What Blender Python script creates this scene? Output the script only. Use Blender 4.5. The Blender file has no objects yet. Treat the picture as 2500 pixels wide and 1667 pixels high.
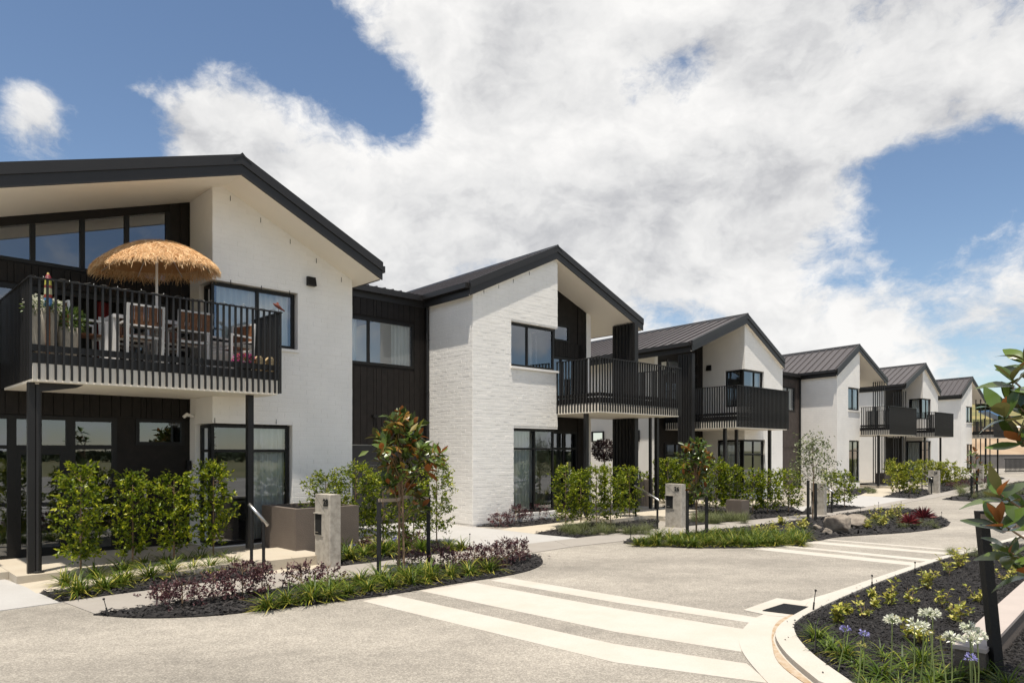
import bpy, math, random
import numpy as np
from mathutils import Vector
R = math.radians
rng = np.random.default_rng(7)
random.seed(7)
SC = bpy.context.scene
COL = SC.collection

# ------------------------------------------------------------------ camera
FPX, UC, VH, HC = 1750.0, 1250.0, 1100.0, 1.8      # focal length, centre column, horizon row (photo pixels), eye height
cam = bpy.data.cameras.new("camera"); camo = bpy.data.objects.new("camera", cam); COL.objects.link(camo)
camo.location = (0, 0, HC); camo.rotation_euler = (R(90), 0, 0)
cam.sensor_width = 36; cam.lens = 36 * FPX / 2500; cam.shift_y = (VH - 833.5) / 2500
cam.clip_start = 0.05; cam.clip_end = 6000
SC.camera = camo

# ------------------------------------------------------------------ sun and sky
SUN_EL, SUN_AZ = R(75.3), R(189)          # azimuth clockwise from +Y: behind the camera
sd = Vector((math.sin(SUN_AZ) * math.cos(SUN_EL), math.cos(SUN_AZ) * math.cos(SUN_EL), math.sin(SUN_EL)))
sun = bpy.data.lights.new("sun", 'SUN'); sun.energy = 3.5; sun.angle = R(0.53); sun.color = (1.0, 0.925, 0.81)
suno = bpy.data.objects.new("sun", sun); COL.objects.link(suno); suno.location = (0, -20, 60)
suno.rotation_euler = (-sd).to_track_quat('-Z', 'Y').to_euler()
SC.render.engine = 'CYCLES'
SC.cycles.use_denoising = True
SC.cycles.max_bounces = 8; SC.cycles.transparent_max_bounces = 12
SC.view_settings.view_transform = 'Standard'; SC.view_settings.look = 'None'
SC.view_settings.gamma = 1.0; SC.view_settings.exposure = 0.82

def pxdir(u, v):
    return Vector(((u - UC) / FPX, 1.0, (VH - v) / FPX)).normalized()

world = bpy.data.worlds.new("World"); SC.world = world; world.use_nodes = True
nt = world.node_tree; nt.nodes.clear()
def N(t, kind, **kw):
    n = t.nodes.new(kind)
    for k, v in kw.items():
        if k.startswith('i_'):
            n.inputs[int(k[2:])].default_value = v
        else:
            setattr(n, k, v)
    return n
def M(t, op, a, b=None, c=None, clamp=False):
    n = t.nodes.new('ShaderNodeMath'); n.operation = op; n.use_clamp = clamp
    for i, x in enumerate((a, b, c)):
        if x is None: continue
        if isinstance(x, (int, float)): n.inputs[i].default_value = x
        else: t.links.new(x, n.inputs[i])
    return n.outputs[0]
sky = N(nt, 'ShaderNodeTexSky', sky_type='NISHITA', sun_disc=False, sun_elevation=SUN_EL, sun_rotation=SUN_AZ,
        altitude=60.0, air_density=1.0, dust_density=0.1, ozone_density=1.6)
tc = N(nt, 'ShaderNodeTexCoord')
flat = N(nt, 'ShaderNodeMapping'); flat.inputs['Scale'].default_value = (1.0, 1.0, 1.45); nt.links.new(tc.outputs['Generated'], flat.inputs[0])
warp = N(nt, 'ShaderNodeTexNoise'); warp.inputs['Scale'].default_value = 5.5; warp.inputs['Detail'].default_value = 6; warp.inputs['Roughness'].default_value = .6
nt.links.new(flat.outputs[0], warp.inputs['Vector'])
wadd = N(nt, 'ShaderNodeVectorMath', operation='MULTIPLY_ADD'); nt.links.new(warp.outputs['Color'], wadd.inputs[0])
wadd.inputs[1].default_value = (0.10, 0.10, 0.10); nt.links.new(flat.outputs[0], wadd.inputs[2])
def cloud_noise(off, det):
    m_ = N(nt, 'ShaderNodeMapping'); m_.inputs['Location'].default_value = off; nt.links.new(wadd.outputs[0], m_.inputs[0])
    n_ = N(nt, 'ShaderNodeTexNoise'); n_.inputs['Scale'].default_value = 4.6; n_.inputs['Detail'].default_value = det; n_.inputs['Roughness'].default_value = 0.63
    nt.links.new(m_.outputs[0], n_.inputs['Vector']); return n_.outputs[0]
OFF = Vector((4.1, 2.3, 0.7))
n1 = cloud_noise(OFF, 12); n1b = cloud_noise(OFF + Vector((-.02, -.03, .05)), 5)
n2 = N(nt, 'ShaderNodeTexNoise'); n2.inputs['Scale'].default_value = 2.6; n2.inputs['Detail'].default_value = 5; nt.links.new(wadd.outputs[0], n2.inputs['Vector'])
# where the large cloud masses and the clear gaps stand (directions on the sky)
cov = M(nt, 'MULTIPLY_ADD', n1, 1.55, -0.262)
for (u, v, w, k) in (
        (1250, 520, .17, 14), (1800, 330, .20, 11), (620, 520, .24, 50), (2150, 60, .14, 16), (1120, 140, .20, 120), (1300, 60, .12, 120),
        (150, 40, -.30, 22), (620, 60, -.26, 60), (-250, 200, -.2, 30), (965, 250, -.42, 700), (300, 270, -.20, 150), (2450, 430, -.32, 110), (2270, 550, -.24, 250), (2110, 660, -.20, 400), (2440, 620, -.06, 200),
        (85, 300, .40, 700), (60, 215, .22, 1500), (470, 260, .26, 330), (560, 330, .12, 330), (1470, 80, -.16, 300), (1580, 170, -.16, 400), (1720, 190, -.12, 500), (2000, 100, -.14, 700), (2300, 680, .16, 130), (1700, 750, -.26, 160), (1980, 720, -.16, 400), (1450, 600, .10, 40), (60, 400, .24, 260), (360, 400, .15, 200), (600, 420, .16, 160), (230, 290, -.10, 260)):
    d = pxdir(u, v)
    dt = N(nt, 'ShaderNodeVectorMath', operation='DOT_PRODUCT'); nt.links.new(tc.outputs['Generated'], dt.inputs[0]); dt.inputs[1].default_value = d
    g = M(nt, 'EXPONENT', M(nt, 'MULTIPLY_ADD', dt.outputs['Value'], float(k), -float(k)))
    cov = M(nt, 'MULTIPLY_ADD', g, w, cov)
mr = N(nt, 'ShaderNodeMapRange', interpolation_type='SMOOTHSTEP'); nt.links.new(cov, mr.inputs[0])
mr.inputs[1].default_value = 0.41; mr.inputs[2].default_value = 0.66; mr.inputs[3].default_value = 0.0; mr.inputs[4].default_value = 0.97
relief = M(nt, 'MULTIPLY_ADD', M(nt, 'SUBTRACT', n1, n1b), 1.45, 0.545)
shade = M(nt, 'ADD', relief, M(nt, 'MULTIPLY_ADD', n2.outputs[0], 1.1, -.55))
cr = N(nt, 'ShaderNodeValToRGB'); nt.links.new(M(nt, 'MULTIPLY_ADD', cov, -0.30, M(nt, 'ADD', shade, .20)), cr.inputs[0])
cr.color_ramp.elements[0].position = 0.22; cr.color_ramp.elements[0].color = (0.37, 0.372, 0.385, 1)
cr.color_ramp.elements[1].position = 0.72; cr.color_ramp.elements[1].color = (0.68, 0.67, 0.655, 1)
e_ = cr.color_ramp.elements.new(.47); e_.color = (0.56, .557, .552, 1)
bg1 = N(nt, 'ShaderNodeBackground'); bg1.inputs[1].default_value = 0.071; nt.links.new(sky.outputs[0], bg1.inputs[0])
bg2 = N(nt, 'ShaderNodeBackground'); bg2.inputs[1].default_value = 0.83; nt.links.new(cr.outputs[0], bg2.inputs[0])
ms = N(nt, 'ShaderNodeMixShader'); nt.links.new(mr.outputs[0], ms.inputs[0]); nt.links.new(bg1.outputs[0], ms.inputs[1]); nt.links.new(bg2.outputs[0], ms.inputs[2])
wo = N(nt, 'ShaderNodeOutputWorld'); nt.links.new(ms.outputs[0], wo.inputs[0])

# ------------------------------------------------------------------ pixel -> place
def gnd(u, v, z=0.0):
    d = (HC - z) * FPX / (v - VH)
    return ((u - UC) / FPX * d, d)
def at(u, d):
    return ((u - UC) / FPX * d, d)
def hz(v, d):
    return HC + (VH - v) / FPX * d

# ------------------------------------------------------------------ materials
MATS = {}
def mat(name, col, rough=0.6, var=0.0, vscale=3.0, bump=0.0, bscale=60.0, metal=0.0, spec=0.5, col2=None, fac=None, detail=4, tint=None, uvw=False, trans=0.0):
    if name in MATS: return MATS[name]
    m = bpy.data.materials.new(name); m.use_nodes = True
    t = m.node_tree; b = t.nodes['Principled BSDF']
    b.inputs['Roughness'].default_value = rough; b.inputs['Metallic'].default_value = metal; b.inputs['Specular IOR Level'].default_value = spec
    c = (*col, 1)
    b.inputs['Base Color'].default_value = c
    src = None
    g = N(t, 'ShaderNodeNewGeometry')
    if var > 0 or col2 is not None:
        n = N(t, 'ShaderNodeTexNoise'); n.inputs['Scale'].default_value = vscale; n.inputs['Detail'].default_value = detail; n.inputs['Roughness'].default_value = .6
        t.links.new(g.outputs['Position'], n.inputs['Vector'])
        ramp = N(t, 'ShaderNodeValToRGB')
        ramp.color_ramp.elements[0].position = .32; ramp.color_ramp.elements[1].position = .68
        if col2 is None:
            ramp.color_ramp.elements[0].color = (*[x * (1 - var) for x in col], 1); ramp.color_ramp.elements[1].color = (*[min(1, x * (1 + var)) for x in col], 1)
        else:
            ramp.color_ramp.elements[0].color = c; ramp.color_ramp.elements[1].color = (*col2, 1)
        t.links.new(n.outputs[0], ramp.inputs[0]); src = ramp.outputs[0]
    if tint:          # real leaf to leaf colour differences, stored with the mesh
        at_ = N(t, 'ShaderNodeAttribute'); at_.attribute_name = 'tint'
        rp = N(t, 'ShaderNodeValToRGB')
        while len(rp.color_ramp.elements) < len(tint): rp.color_ramp.elements.new(.5)
        for i, cc in enumerate(tint):
            rp.color_ramp.elements[i].position = i / (len(tint) - 1); rp.color_ramp.elements[i].color = (*cc, 1)
        t.links.new(at_.outputs['Fac'], rp.inputs[0]); src = rp.outputs[0]
    if src: t.links.new(src, b.inputs['Base Color'])
    if bump > 0:
        n = N(t, 'ShaderNodeTexNoise'); n.inputs['Scale'].default_value = bscale; n.inputs['Detail'].default_value = 5
        t.links.new(g.outputs['Position'], n.inputs['Vector'])
        bp = N(t, 'ShaderNodeBump'); bp.inputs['Strength'].default_value = bump; bp.inputs['Distance'].default_value = .02
        t.links.new(n.outputs[0], bp.inputs['Height']); t.links.new(bp.outputs[0], b.inputs['Normal'])
    if trans > 0:
        tr = N(t, 'ShaderNodeBsdfTranslucent')
        if src: t.links.new(src, tr.inputs[0])
        else: tr.inputs[0].default_value = c
        mx = N(t, 'ShaderNodeMixShader'); mx.inputs[0].default_value = trans
        t.links.new(b.outputs[0], mx.inputs[1]); t.links.new(tr.outputs[0], mx.inputs[2])
        t.links.new(mx.outputs[0], t.nodes['Material Output'].inputs[0])
    MATS[name] = m
    return m

def brick_mat(name, col, bump):
    m = mat(name, col, .62, var=.05, vscale=1.2, bump=.12, bscale=45)
    t = m.node_tree; b = t.nodes['Principled BSDF']
    uv = N(t, 'ShaderNodeUVMap')
    br = N(t, 'ShaderNodeTexBrick'); br.inputs['Scale'].default_value = 1.0
    br.inputs['Brick Width'].default_value = .30; br.inputs['Row Height'].default_value = .088; br.inputs['Mortar Size'].default_value = .006
    br.inputs['Color1'].default_value = (1, 1, 1, 1); br.inputs['Color2'].default_value = (.75, .75, .75, 1); br.inputs['Mortar'].default_value = (0, 0, 0, 1)
    t.links.new(uv.outputs[0], br.inputs['Vector'])
    bp = N(t, 'ShaderNodeBump'); bp.inputs['Strength'].default_value = bump; bp.inputs['Distance'].default_value = .02
    t.links.new(br.outputs[0], bp.inputs['Height'])
    old = b.inputs['Normal'].links[0].from_socket
    t.links.new(old, bp.inputs['Normal']); t.links.new(bp.outputs[0], b.inputs['Normal'])
    return m

def glass_mat():
    m = bpy.data.materials.new('window_glass'); m.use_nodes = True; t = m.node_tree; t.nodes.clear()
    gl = N(t, 'ShaderNodeBsdfGlossy'); gl.inputs['Color'].default_value = (.80, .86, .95, 1); gl.inputs['Roughness'].default_value = .0
    tr = N(t, 'ShaderNodeBsdfTransparent'); tr.inputs[0].default_value = (.90, .93, .92, 1)
    fr = N(t, 'ShaderNodeFresnel'); fr.inputs[0].default_value = 1.6
    f = M(t, 'MULTIPLY_ADD', fr.outputs[0], 1.3, 0.13, clamp=True)
    mx = N(t, 'ShaderNodeMixShader'); t.links.new(f, mx.inputs[0]); t.links.new(tr.outputs[0], mx.inputs[1]); t.links.new(gl.outputs[0], mx.inputs[2])
    o = N(t, 'ShaderNodeOutputMaterial'); t.links.new(mx.outputs[0], o.inputs[0])
    MATS['glass'] = m; return m
GLASS = glass_mat()
BRICK = mat('painted_brick', (.83, .805, .765), .6, var=.035, vscale=2.0, bump=.25, bscale=55)
WALLW = mat('white_wall', (.80, .775, .735), .65, var=.03, vscale=2.0, bump=.1, bscale=40)
WALLB = brick_mat('white_brick_far', (.83, .805, .765), .55)
RENDER_W = mat('white_render', (.82, .795, .755), .7, var=.03, vscale=1.5, bump=.08, bscale=90)
SOFFIT = mat('soffit_white', (.88, .82, .72), .6, var=.015, vscale=1.0)
CHAR = mat('charcoal_metal', (.014, .0135, .0135), .45, var=.10, vscale=4, spec=.35)
CLAD = mat('dark_cladding', (.012, .0095, .008), .6, var=.25, vscale=7, bump=.1, bscale=30, spec=.25)
ROOFM = mat('roof_steel', (.075, .066, .066), .42, var=.08, vscale=1.2, spec=.5)
FASC = mat('fascia_steel', (.022, .021, .021), .42, var=.08, vscale=2, spec=.35)
FRAME = mat('window_frame', (.008, .0075, .007), .45, spec=.3)
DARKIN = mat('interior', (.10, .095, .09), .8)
CURT = mat('curtain_cloth', (.86, .87, .85), .9, trans=.12)
GARAGE = mat('garage_door', (.018, .017, .017), .55, var=.08, vscale=3)

# ------------------------------------------------------------------ mesh helpers
class MB:
    def __init__(s): s.v = []; s.f = []
    def add(s, vs, fs):
        o = len(s.v); s.v.extend([tuple(p) for p in vs]); s.f.extend([tuple(i + o for i in f) for f in fs]); return s
    def hexa(s, p):   # 8 corners: bottom 4 ccw, top 4 ccw
        return s.add(p, [(3, 2, 1, 0), (4, 5, 6, 7), (0, 1, 5, 4), (1, 2, 6, 5), (2, 3, 7, 6), (3, 0, 4, 7)])
    def box(s, F, a0, a1, b0, b1, z0, z1):
        return s.hexa([F(a0, b0, z0), F(a1, b0, z0), F(a1, b1, z0), F(a0, b1, z0), F(a0, b0, z1), F(a1, b0, z1), F(a1, b1, z1), F(a0, b1, z1)])
    def prism(s, F, pts, b0, b1):     # polygon in (a,z), extruded along b
        n = len(pts)
        vs = [F(a, b0, z) for a, z in pts] + [F(a, b1, z) for a, z in pts]
        fs = [tuple(range(n)), tuple(range(2 * n - 1, n - 1, -1))] + [(i, i + n, (i + 1) % n + n, (i + 1) % n) for i in range(n)]
        return s.add(vs, fs)
    def slab(s, pts, z0, z1):         # polygon on the ground
        n = len(pts)
        vs = [(x, y, z0) for x, y in pts] + [(x, y, z1) for x, y in pts]
        fs = [tuple(range(n - 1, -1, -1)), tuple(range(n, 2 * n))] + [(i, (i + 1) % n, (i + 1) % n + n, i + n) for i in range(n)]
        return s.add(vs, fs)
    def tube(s, path, r, n=8, cap=True):
        path = [Vector(p) for p in path]; rs = r if isinstance(r, (list, tuple)) else [r] * len(path)
        o = len(s.v)
        for i, p in enumerate(path):
            d = (path[min(i + 1, len(path) - 1)] - path[max(i - 1, 0)]).normalized()
            up = Vector((0, 0, 1)) if abs(d.z) < .95 else Vector((1, 0, 0))
            x = d.cross(up).normalized(); y = d.cross(x)
            for k in range(n):
                t = 2 * math.pi * k / n
                s.v.append(tuple(p + (x * math.cos(t) + y * math.sin(t)) * rs[i]))
        for i in range(len(path) - 1):
            for k in range(n):
                s.f.append((o + i * n + k, o + i * n + (k + 1) % n, o + (i + 1) * n + (k + 1) % n, o + (i + 1) * n + k))
        if cap:
            s.f.append(tuple(o + k for k in range(n - 1, -1, -1))); s.f.append(tuple(o + (len(path) - 1) * n + k for k in range(n)))
        return s
    def lathe(s, c, prof, n=16):      # profile [(r,z)] about a vertical axis
        o = len(s.v)
        for r_, z in prof:
            for k in range(n):
                t = 2 * math.pi * k / n; s.v.append((c[0] + r_ * math.cos(t), c[1] + r_ * math.sin(t), c[2] + z))
        for i in range(len(prof) - 1):
            for k in range(n):
                s.f.append((o + i * n + k, o + i * n + (k + 1) % n, o + (i + 1) * n + (k + 1) % n, o + (i + 1) * n + k))
        s.f.append(tuple(o + k for k in range(n - 1, -1, -1))); s.f.append(tuple(o + (len(prof) - 1) * n + k for k in range(n)))
        return s
    def mesh(s, name, L=(0, 0, 0)):
        me = bpy.data.meshes.new(name)
        me.from_pydata([(x - L[0], y - L[1], z - L[2]) for x, y, z in s.v], [], s.f)
        return me

def box_uv(me, L):
    uvl = me.uv_layers.new(name='UVMap')
    nv = len(me.vertices); nl = len(me.loops)
    co = np.empty(nv * 3); me.vertices.foreach_get('co', co); co = co.reshape(-1, 3) + np.array(L)
    li = np.empty(nl, dtype=np.int32); me.loops.foreach_get('vertex_index', li)
    npoly = len(me.polygons); nr = np.empty(npoly * 3); me.polygons.foreach_get('normal', nr); nr = nr.reshape(-1, 3)
    lt = np.empty(npoly, dtype=np.int32); me.polygons.foreach_get('loop_total', lt)
    nr = np.repeat(nr, lt, axis=0); p = co[li]
    h = np.stack([-nr[:, 1], nr[:, 0]], 1); ln = np.linalg.norm(h, axis=1); flat = np.abs(nr[:, 2]) > .8
    h = h / np.maximum(ln, 1e-6)[:, None]
    u = np.where(flat, p[:, 0], p[:, 0] * h[:, 0] + p[:, 1] * h[:, 1]); v = np.where(flat, p[:, 1], p[:, 2])
    uvl.data.foreach_set('uv', np.stack([u, v], 1).astype(np.float32).ravel())

def world_loc(parent):
    L = Vector((0, 0, 0))
    while parent is not None:
        L = L + parent.location; parent = parent.parent
    return L
def put(name, me, m, parent=None, loc=None, kind=None, label=None, cat=None, group=None, smooth=False, rot=0.0, scale=None):
    o = bpy.data.objects.new(name, me); COL.objects.link(o)
    if m is not None and me is not None and len(me.materials) == 0: me.materials.append(m)
    if parent is not None: o.parent = parent
    if loc is not None: o.location = loc
    if rot: o.rotation_euler = (0, 0, rot)
    if scale: o.scale = scale
    tag(o, label, cat, group, kind)
    if smooth: me.shade_smooth()
    return o
def tag(o, label=None, cat=None, group=None, kind=None):
    if label: o['label'] = label
    if cat: o['category'] = cat
    if group: o['group'] = group
    if kind: o['kind'] = kind
    return o
def part(name, mb, m, parent, smooth=False, label=None, kind=None, uv=True):
    L = world_loc(parent)
    me = mb.mesh(name, L)
    if uv: box_uv(me, L)
    return put(name, me, m, parent, smooth=smooth, label=label, kind=kind)
def single(name, mb, m, loc, label, cat, group=None, smooth=False, uv=False):
    me = mb.mesh(name, loc)
    if uv: box_uv(me, loc)
    return put(name, me, m, None, loc, label=label, cat=cat, group=group, smooth=smooth)
def thing(name, loc, label, cat, group=None):
    o = bpy.data.objects.new(name, None); COL.objects.link(o); o.location = loc; o.empty_display_size = .2
    return tag(o, label, cat, group)
def struct(name, mb, m, uv=True, smooth=False):
    me = mb.mesh(name)
    if uv: box_uv(me, (0, 0, 0))
    return put(name, me, m, None, kind='structure', smooth=smooth)

class Frame:
    def __init__(s, O, e, g, dz=0.0):
        s.O = Vector((O[0], O[1])); s.e = Vector(e).normalized(); s.g = Vector(g).normalized(); s.dz = dz
    def __call__(s, a, b, z):
        p = s.O + s.e * a + s.g * b
        return (p.x, p.y, z + s.dz)
    def xy(s, a, b): p = s.O + s.e * a + s.g * b; return (p.x, p.y)
    def a_of(s, u, b):                # where the photo column u crosses the vertical plane b = const
        k = (u - UC) / FPX; q = s.O + s.g * b
        return (k * q.y - q.x) / (s.e.x - k * s.e.y)
    def az(s, u, v, b):
        a = s.a_of(u, b); d = (s.O + s.g * b + s.e * a).y
        return a, hz(v, d) - s.dz
    def b_of(s, u, a):
        k = (u - UC) / FPX; q = s.O + s.e * a
        return (k * q.y - q.x) / (s.g.x - k * s.g.y)
    def side(s, a):                   # frame of the wall a = const; its own depth runs along +e
        p = s.O + s.e * a
        return Frame(p, s.g, s.e, s.dz)
    def rot(s): return math.atan2(s.e.y, s.e.x)
    def inv(s, x, y):
        d = Vector((x, y)) - s.O; det = s.e.x * s.g.y - s.e.y * s.g.x
        return (d.x * s.g.y - d.y * s.g.x) / det, (s.e.x * d.y - s.e.y * d.x) / det
def frame_ang(O, ea, ga, dz=0.0):
    return Frame(O, (math.sin(R(ea)), math.cos(R(ea))), (-math.sin(R(ga)), math.cos(R(ga))), dz)
# ------------------------------------------------------------------ ground, road, paths
def agg_mat():
    m = mat('exposed_aggregate', (.27, .245, .215), .85)
    t = m.node_tree; b = t.nodes['Principled BSDF']
    g = N(t, 'ShaderNodeNewGeometry')
    vo = N(t, 'ShaderNodeTexVoronoi'); vo.inputs['Scale'].default_value = 85; t.links.new(g.outputs['Position'], vo.inputs['Vector'])
    rp = N(t, 'ShaderNodeValToRGB'); sp = N(t, 'ShaderNodeSeparateColor'); t.links.new(vo.outputs['Color'], sp.inputs[0]); t.links.new(sp.outputs[0], rp.inputs[0])
    els = rp.color_ramp.elements
    els[0].color = (.19, .172, .146, 1); els[1].color = (.37, .34, .29, 1); els[1].position = 1.0
    e = els.new(.55); e.color = (.265, .241, .206, 1); e = els.new(.85); e.color = (.32, .292, .25, 1)
    n = N(t, 'ShaderNodeTexNoise'); n.inputs['Scale'].default_value = .35; n.inputs['Detail'].default_value = 6; n.inputs['Roughness'].default_value = .62
    mpn = N(t, 'ShaderNodeMapping'); mpn.inputs['Rotation'].default_value = (0, 0, R(-46)); mpn.inputs['Scale'].default_value = (1, 2.2, 1)
    t.links.new(g.outputs['Position'], mpn.inputs[0]); t.links.new(mpn.outputs[0], n.inputs['Vector'])
    n3 = N(t, 'ShaderNodeTexNoise'); n3.inputs['Scale'].default_value = 5.0; n3.inputs['Detail'].default_value = 5; t.links.new(g.outputs['Position'], n3.inputs['Vector'])
    k = M(t, 'MULTIPLY', M(t, 'MULTIPLY_ADD', n.outputs[0], 1.35, .36), M(t, 'MULTIPLY_ADD', n3.outputs[0], .45, .78))
    mx = N(t, 'ShaderNodeMix', data_type='RGBA', blend_type='MULTIPLY'); mx.inputs[0].default_value = 1
    t.links.new(rp.outputs[0], mx.inputs[6]); t.links.new(k, mx.inputs[7]); t.links.new(mx.outputs[2], b.inputs['Base Color'])
    bp = N(t, 'ShaderNodeBump'); bp.inputs['Strength'].default_value = .5; bp.inputs['Distance'].default_value = .006
    t.links.new(vo.outputs['Distance'], bp.inputs['Height']); t.links.new(bp.outputs[0], b.inputs['Normal'])
    return m
def conc_mat(name, col, stain, amt=.5, scale=1.6):
    m = mat(name, col, .8, bump=.12, bscale=120)
    t = m.node_tree; b = t.nodes['Principled BSDF']; g = N(t, 'ShaderNodeNewGeometry')
    n = N(t, 'ShaderNodeTexNoise'); n.inputs['Scale'].default_value = scale; n.inputs['Detail'].default_value = 8; n.inputs['Roughness'].default_value = .65
    t.links.new(g.outputs['Position'], n.inputs['Vector'])
    n4 = N(t, 'ShaderNodeTexNoise'); n4.inputs['Scale'].default_value = 90; n4.inputs['Detail'].default_value = 2; t.links.new(g.outputs['Position'], n4.inputs['Vector'])
    rp = N(t, 'ShaderNodeValToRGB'); rp.color_ramp.elements[0].position = .42; rp.color_ramp.elements[1].position = .68
    rp.color_ramp.elements[0].color = (*col, 1); rp.color_ramp.elements[1].color = (*[c * (1 - amt) + s_ * amt for c, s_ in zip(col, stain)], 1)
    t.links.new(n.outputs[0], rp.inputs[0])
    mx = N(t, 'ShaderNodeMix', data_type='RGBA', blend_type='MULTIPLY'); mx.inputs[0].default_value = 1
    t.links.new(rp.outputs[0], mx.inputs[6]); t.links.new(M(t, 'MULTIPLY_ADD', n4.outputs[0], .24, .88), mx.inputs[7]); t.links.new(mx.outputs[2], b.inputs['Base Color'])
    return m
AGG = agg_mat()
CPATH = conc_mat('path_concrete', (.30, .275, .245), (.25, .225, .195), .6)
CDRIVE = conc_mat('driveway_concrete', (.40, .39, .375), (.35, .335, .315), .6, 1.1)
CBAND = conc_mat('band_concrete', (.47, .44, .39), (.43, .37, .30), .55, 1.3)
CKERB = conc_mat('kerb_concrete', (.47, .445, .395), (.44, .385, .315), .5, 2.2)
CPORCH = conc_mat('porch_concrete', (.45, .40, .32), (.40, .34, .26), .6, 1.4)
CPILLAR = conc_mat('pillar_concrete', (.43, .395, .34), (.25, .225, .19), .9, 9.0)
SOIL = mat('garden_soil', (.012, .010, .010), .95, var=.4, vscale=30, bump=.6, bscale=60)
EARTH = mat('far_grass', (.11, .115, .045), .95, col2=(.20, .17, .075), vscale=.15, detail=6)

def gp(pts, z=0.0): return [gnd(u, v, z) for u, v in pts]
def smooth_line(pts, n=4, closed=False):
    P = [np.array(p, float) for p in pts]; out = []; m = len(P)
    for i in range(m if closed else m - 1):
        p0, p1, p2, p3 = P[(i - 1) % m] if closed or i else P[0], P[i], P[(i + 1) % m], P[(i + 2) % m] if closed or i + 2 < m else P[-1]
        for k in range(n):
            t = k / n
            out.append(tuple(.5 * ((2 * p1) + (-p0 + p2) * t + (2 * p0 - 5 * p1 + 4 * p2 - p3) * t * t + (-p0 + 3 * p1 - 3 * p2 + p3) * t ** 3)))
    if not closed: out.append(tuple(P[-1]))
    return out

def sheet(name, pts, z, m, thick=.03):
    a = sum(pts[i][0] * pts[(i + 1) % len(pts)][1] - pts[(i + 1) % len(pts)][0] * pts[i][1] for i in range(len(pts)))
    if a < 0: pts = pts[::-1]
    mb = MB(); mb.slab(pts, z - thick, z); return struct(name, mb, m)

F1 = frame_ang((-5.19, 12.42), 45.6, 44.2)
F2 = frame_ang((-.93, 16.94), 46.0, 40.5)
F3 = frame_ang((8.27, 25.48), 46.5, 36.0, -.22)
F4 = frame_ang((15.14, 33.4), 47.5, 29.5)
F5 = frame_ang((24.6, 42.93), 48.0, 27.0)
F6 = frame_ang((32.9, 52.5), 50.0, 26.0)

mb = MB(); mb.add([(-2500, -2500, -.06), (2500, -2500, -.06), (2500, 2500, -.06), (-2500, 2500, -.06)], [(0, 1, 2, 3)])
struct('ground', mb, EARTH)
sheet('road', [(-16, -14), (30, -14), (30, 14), (75, 62), (60, 85), (34, 70), (12, 40), (-12, 22), (-30, 6)], 0.0, AGG)

# concrete bands across the road
BANDS = [[(884, 1467), (962, 1452), (1500, 1572), (1823, 1619.6), (1880, 1668), (1500, 1616.6)],
         [(1026, 1442), (1158, 1422), (1500, 1484.8), (1819, 1536), (1810, 1591), (1500, 1542)],
         [(1196, 1417), (1238, 1409.5), (1500, 1453), (1853, 1508), (1836, 1521), (1500, 1470)],
         [(1817, 1338), (1861, 1335), (2265, 1376), (2240, 1382)],
         [(1895, 1332), (1919, 1331), (2295, 1367), (2278, 1372)],
         [(1966, 1325), (1989, 1321), (2345, 1351.5), (2321, 1355)],
         [(2010, 1317.7), (2017, 1316), (2370, 1344.5), (2362, 1346.6)]]
for p in BANDS: sheet('road_band', gp(p), .004, CBAND)

# footpath in panels, with narrow joints
up = [(154, 1470), (300, 1452), (622, 1404), (828, 1384), (1155, 1342), (1412, 1314), (1600, 1290.6), (1676, 1285), (1972, 1256), (2112, 1238), (2215, 1218), (2300, 1202), (2397, 1181), (2470, 1166)]
lo = [(236, 1501), (330, 1486), (720, 1431), (900, 1407), (1222, 1362), (1408, 1333), (1530, 1320.5), (1700, 1299), (2010, 1262), (2120, 1245), (2230, 1224), (2312, 1209.5), (2420, 1187), (2490, 1171)]
gu = [np.array(p) for p in gp(up)]; gl = [np.array(p) for p in gp(lo)]
def resample(P, n):
    P = np.array(P); s_ = np.r_[0, np.cumsum(np.linalg.norm(np.diff(P, axis=0), axis=1))]
    t = np.linspace(0, s_[-1], n); return np.stack([np.interp(t, s_, P[:, 0]), np.interp(t, s_, P[:, 1])], 1)
NPATH = 26
ru, rl = resample(gu, NPATH + 1), resample(gl, NPATH + 1)
path_root = None
for i in range(NPATH):
    q = [ru[i], ru[i + 1], rl[i + 1], rl[i]]
    c = sum(q) / 4; q = [tuple(c + (p - c) * (1 - .004 / max(.01, np.linalg.norm(p - c)))) for p in q]
    mb = MB(); a = sum(q[k][0] * q[(k + 1) % 4][1] - q[(k + 1) % 4][0] * q[k][1] for k in range(4))
    mb.slab(q if a > 0 else q[::-1], -.03, .010)
    if path_root is None: path_root = struct('footpath', mb, CPATH)
    else: part('paving_panel', mb, CPATH, path_root)

# driveways
sheet('driveway', gp([(154, 1470), (94, 1446), (42, 1425.5), (-60, 1388), (-420, 1400), (-420, 1545), (0, 1491)]), .008, CDRIVE)
sheet('driveway', [F2.xy(-.05, -.05), F2.xy(-.02, 1.95), F2.xy(-3.6, 1.95)] + gp([(1010, 1318), (1159, 1342), (1412, 1314), (1305, 1303.5), (1222, 1293.5), (1156, 1286.5)]), .008, CDRIVE)
sheet('driveway', gp([(1930, 1240), (1990, 1232), (2035, 1215), (2075, 1208), (2095, 1209.5), (2130, 1211), (2155, 1213), (2235, 1218), (2208, 1222), (2112, 1241), (1985, 1257)]), .007, CDRIVE)

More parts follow.
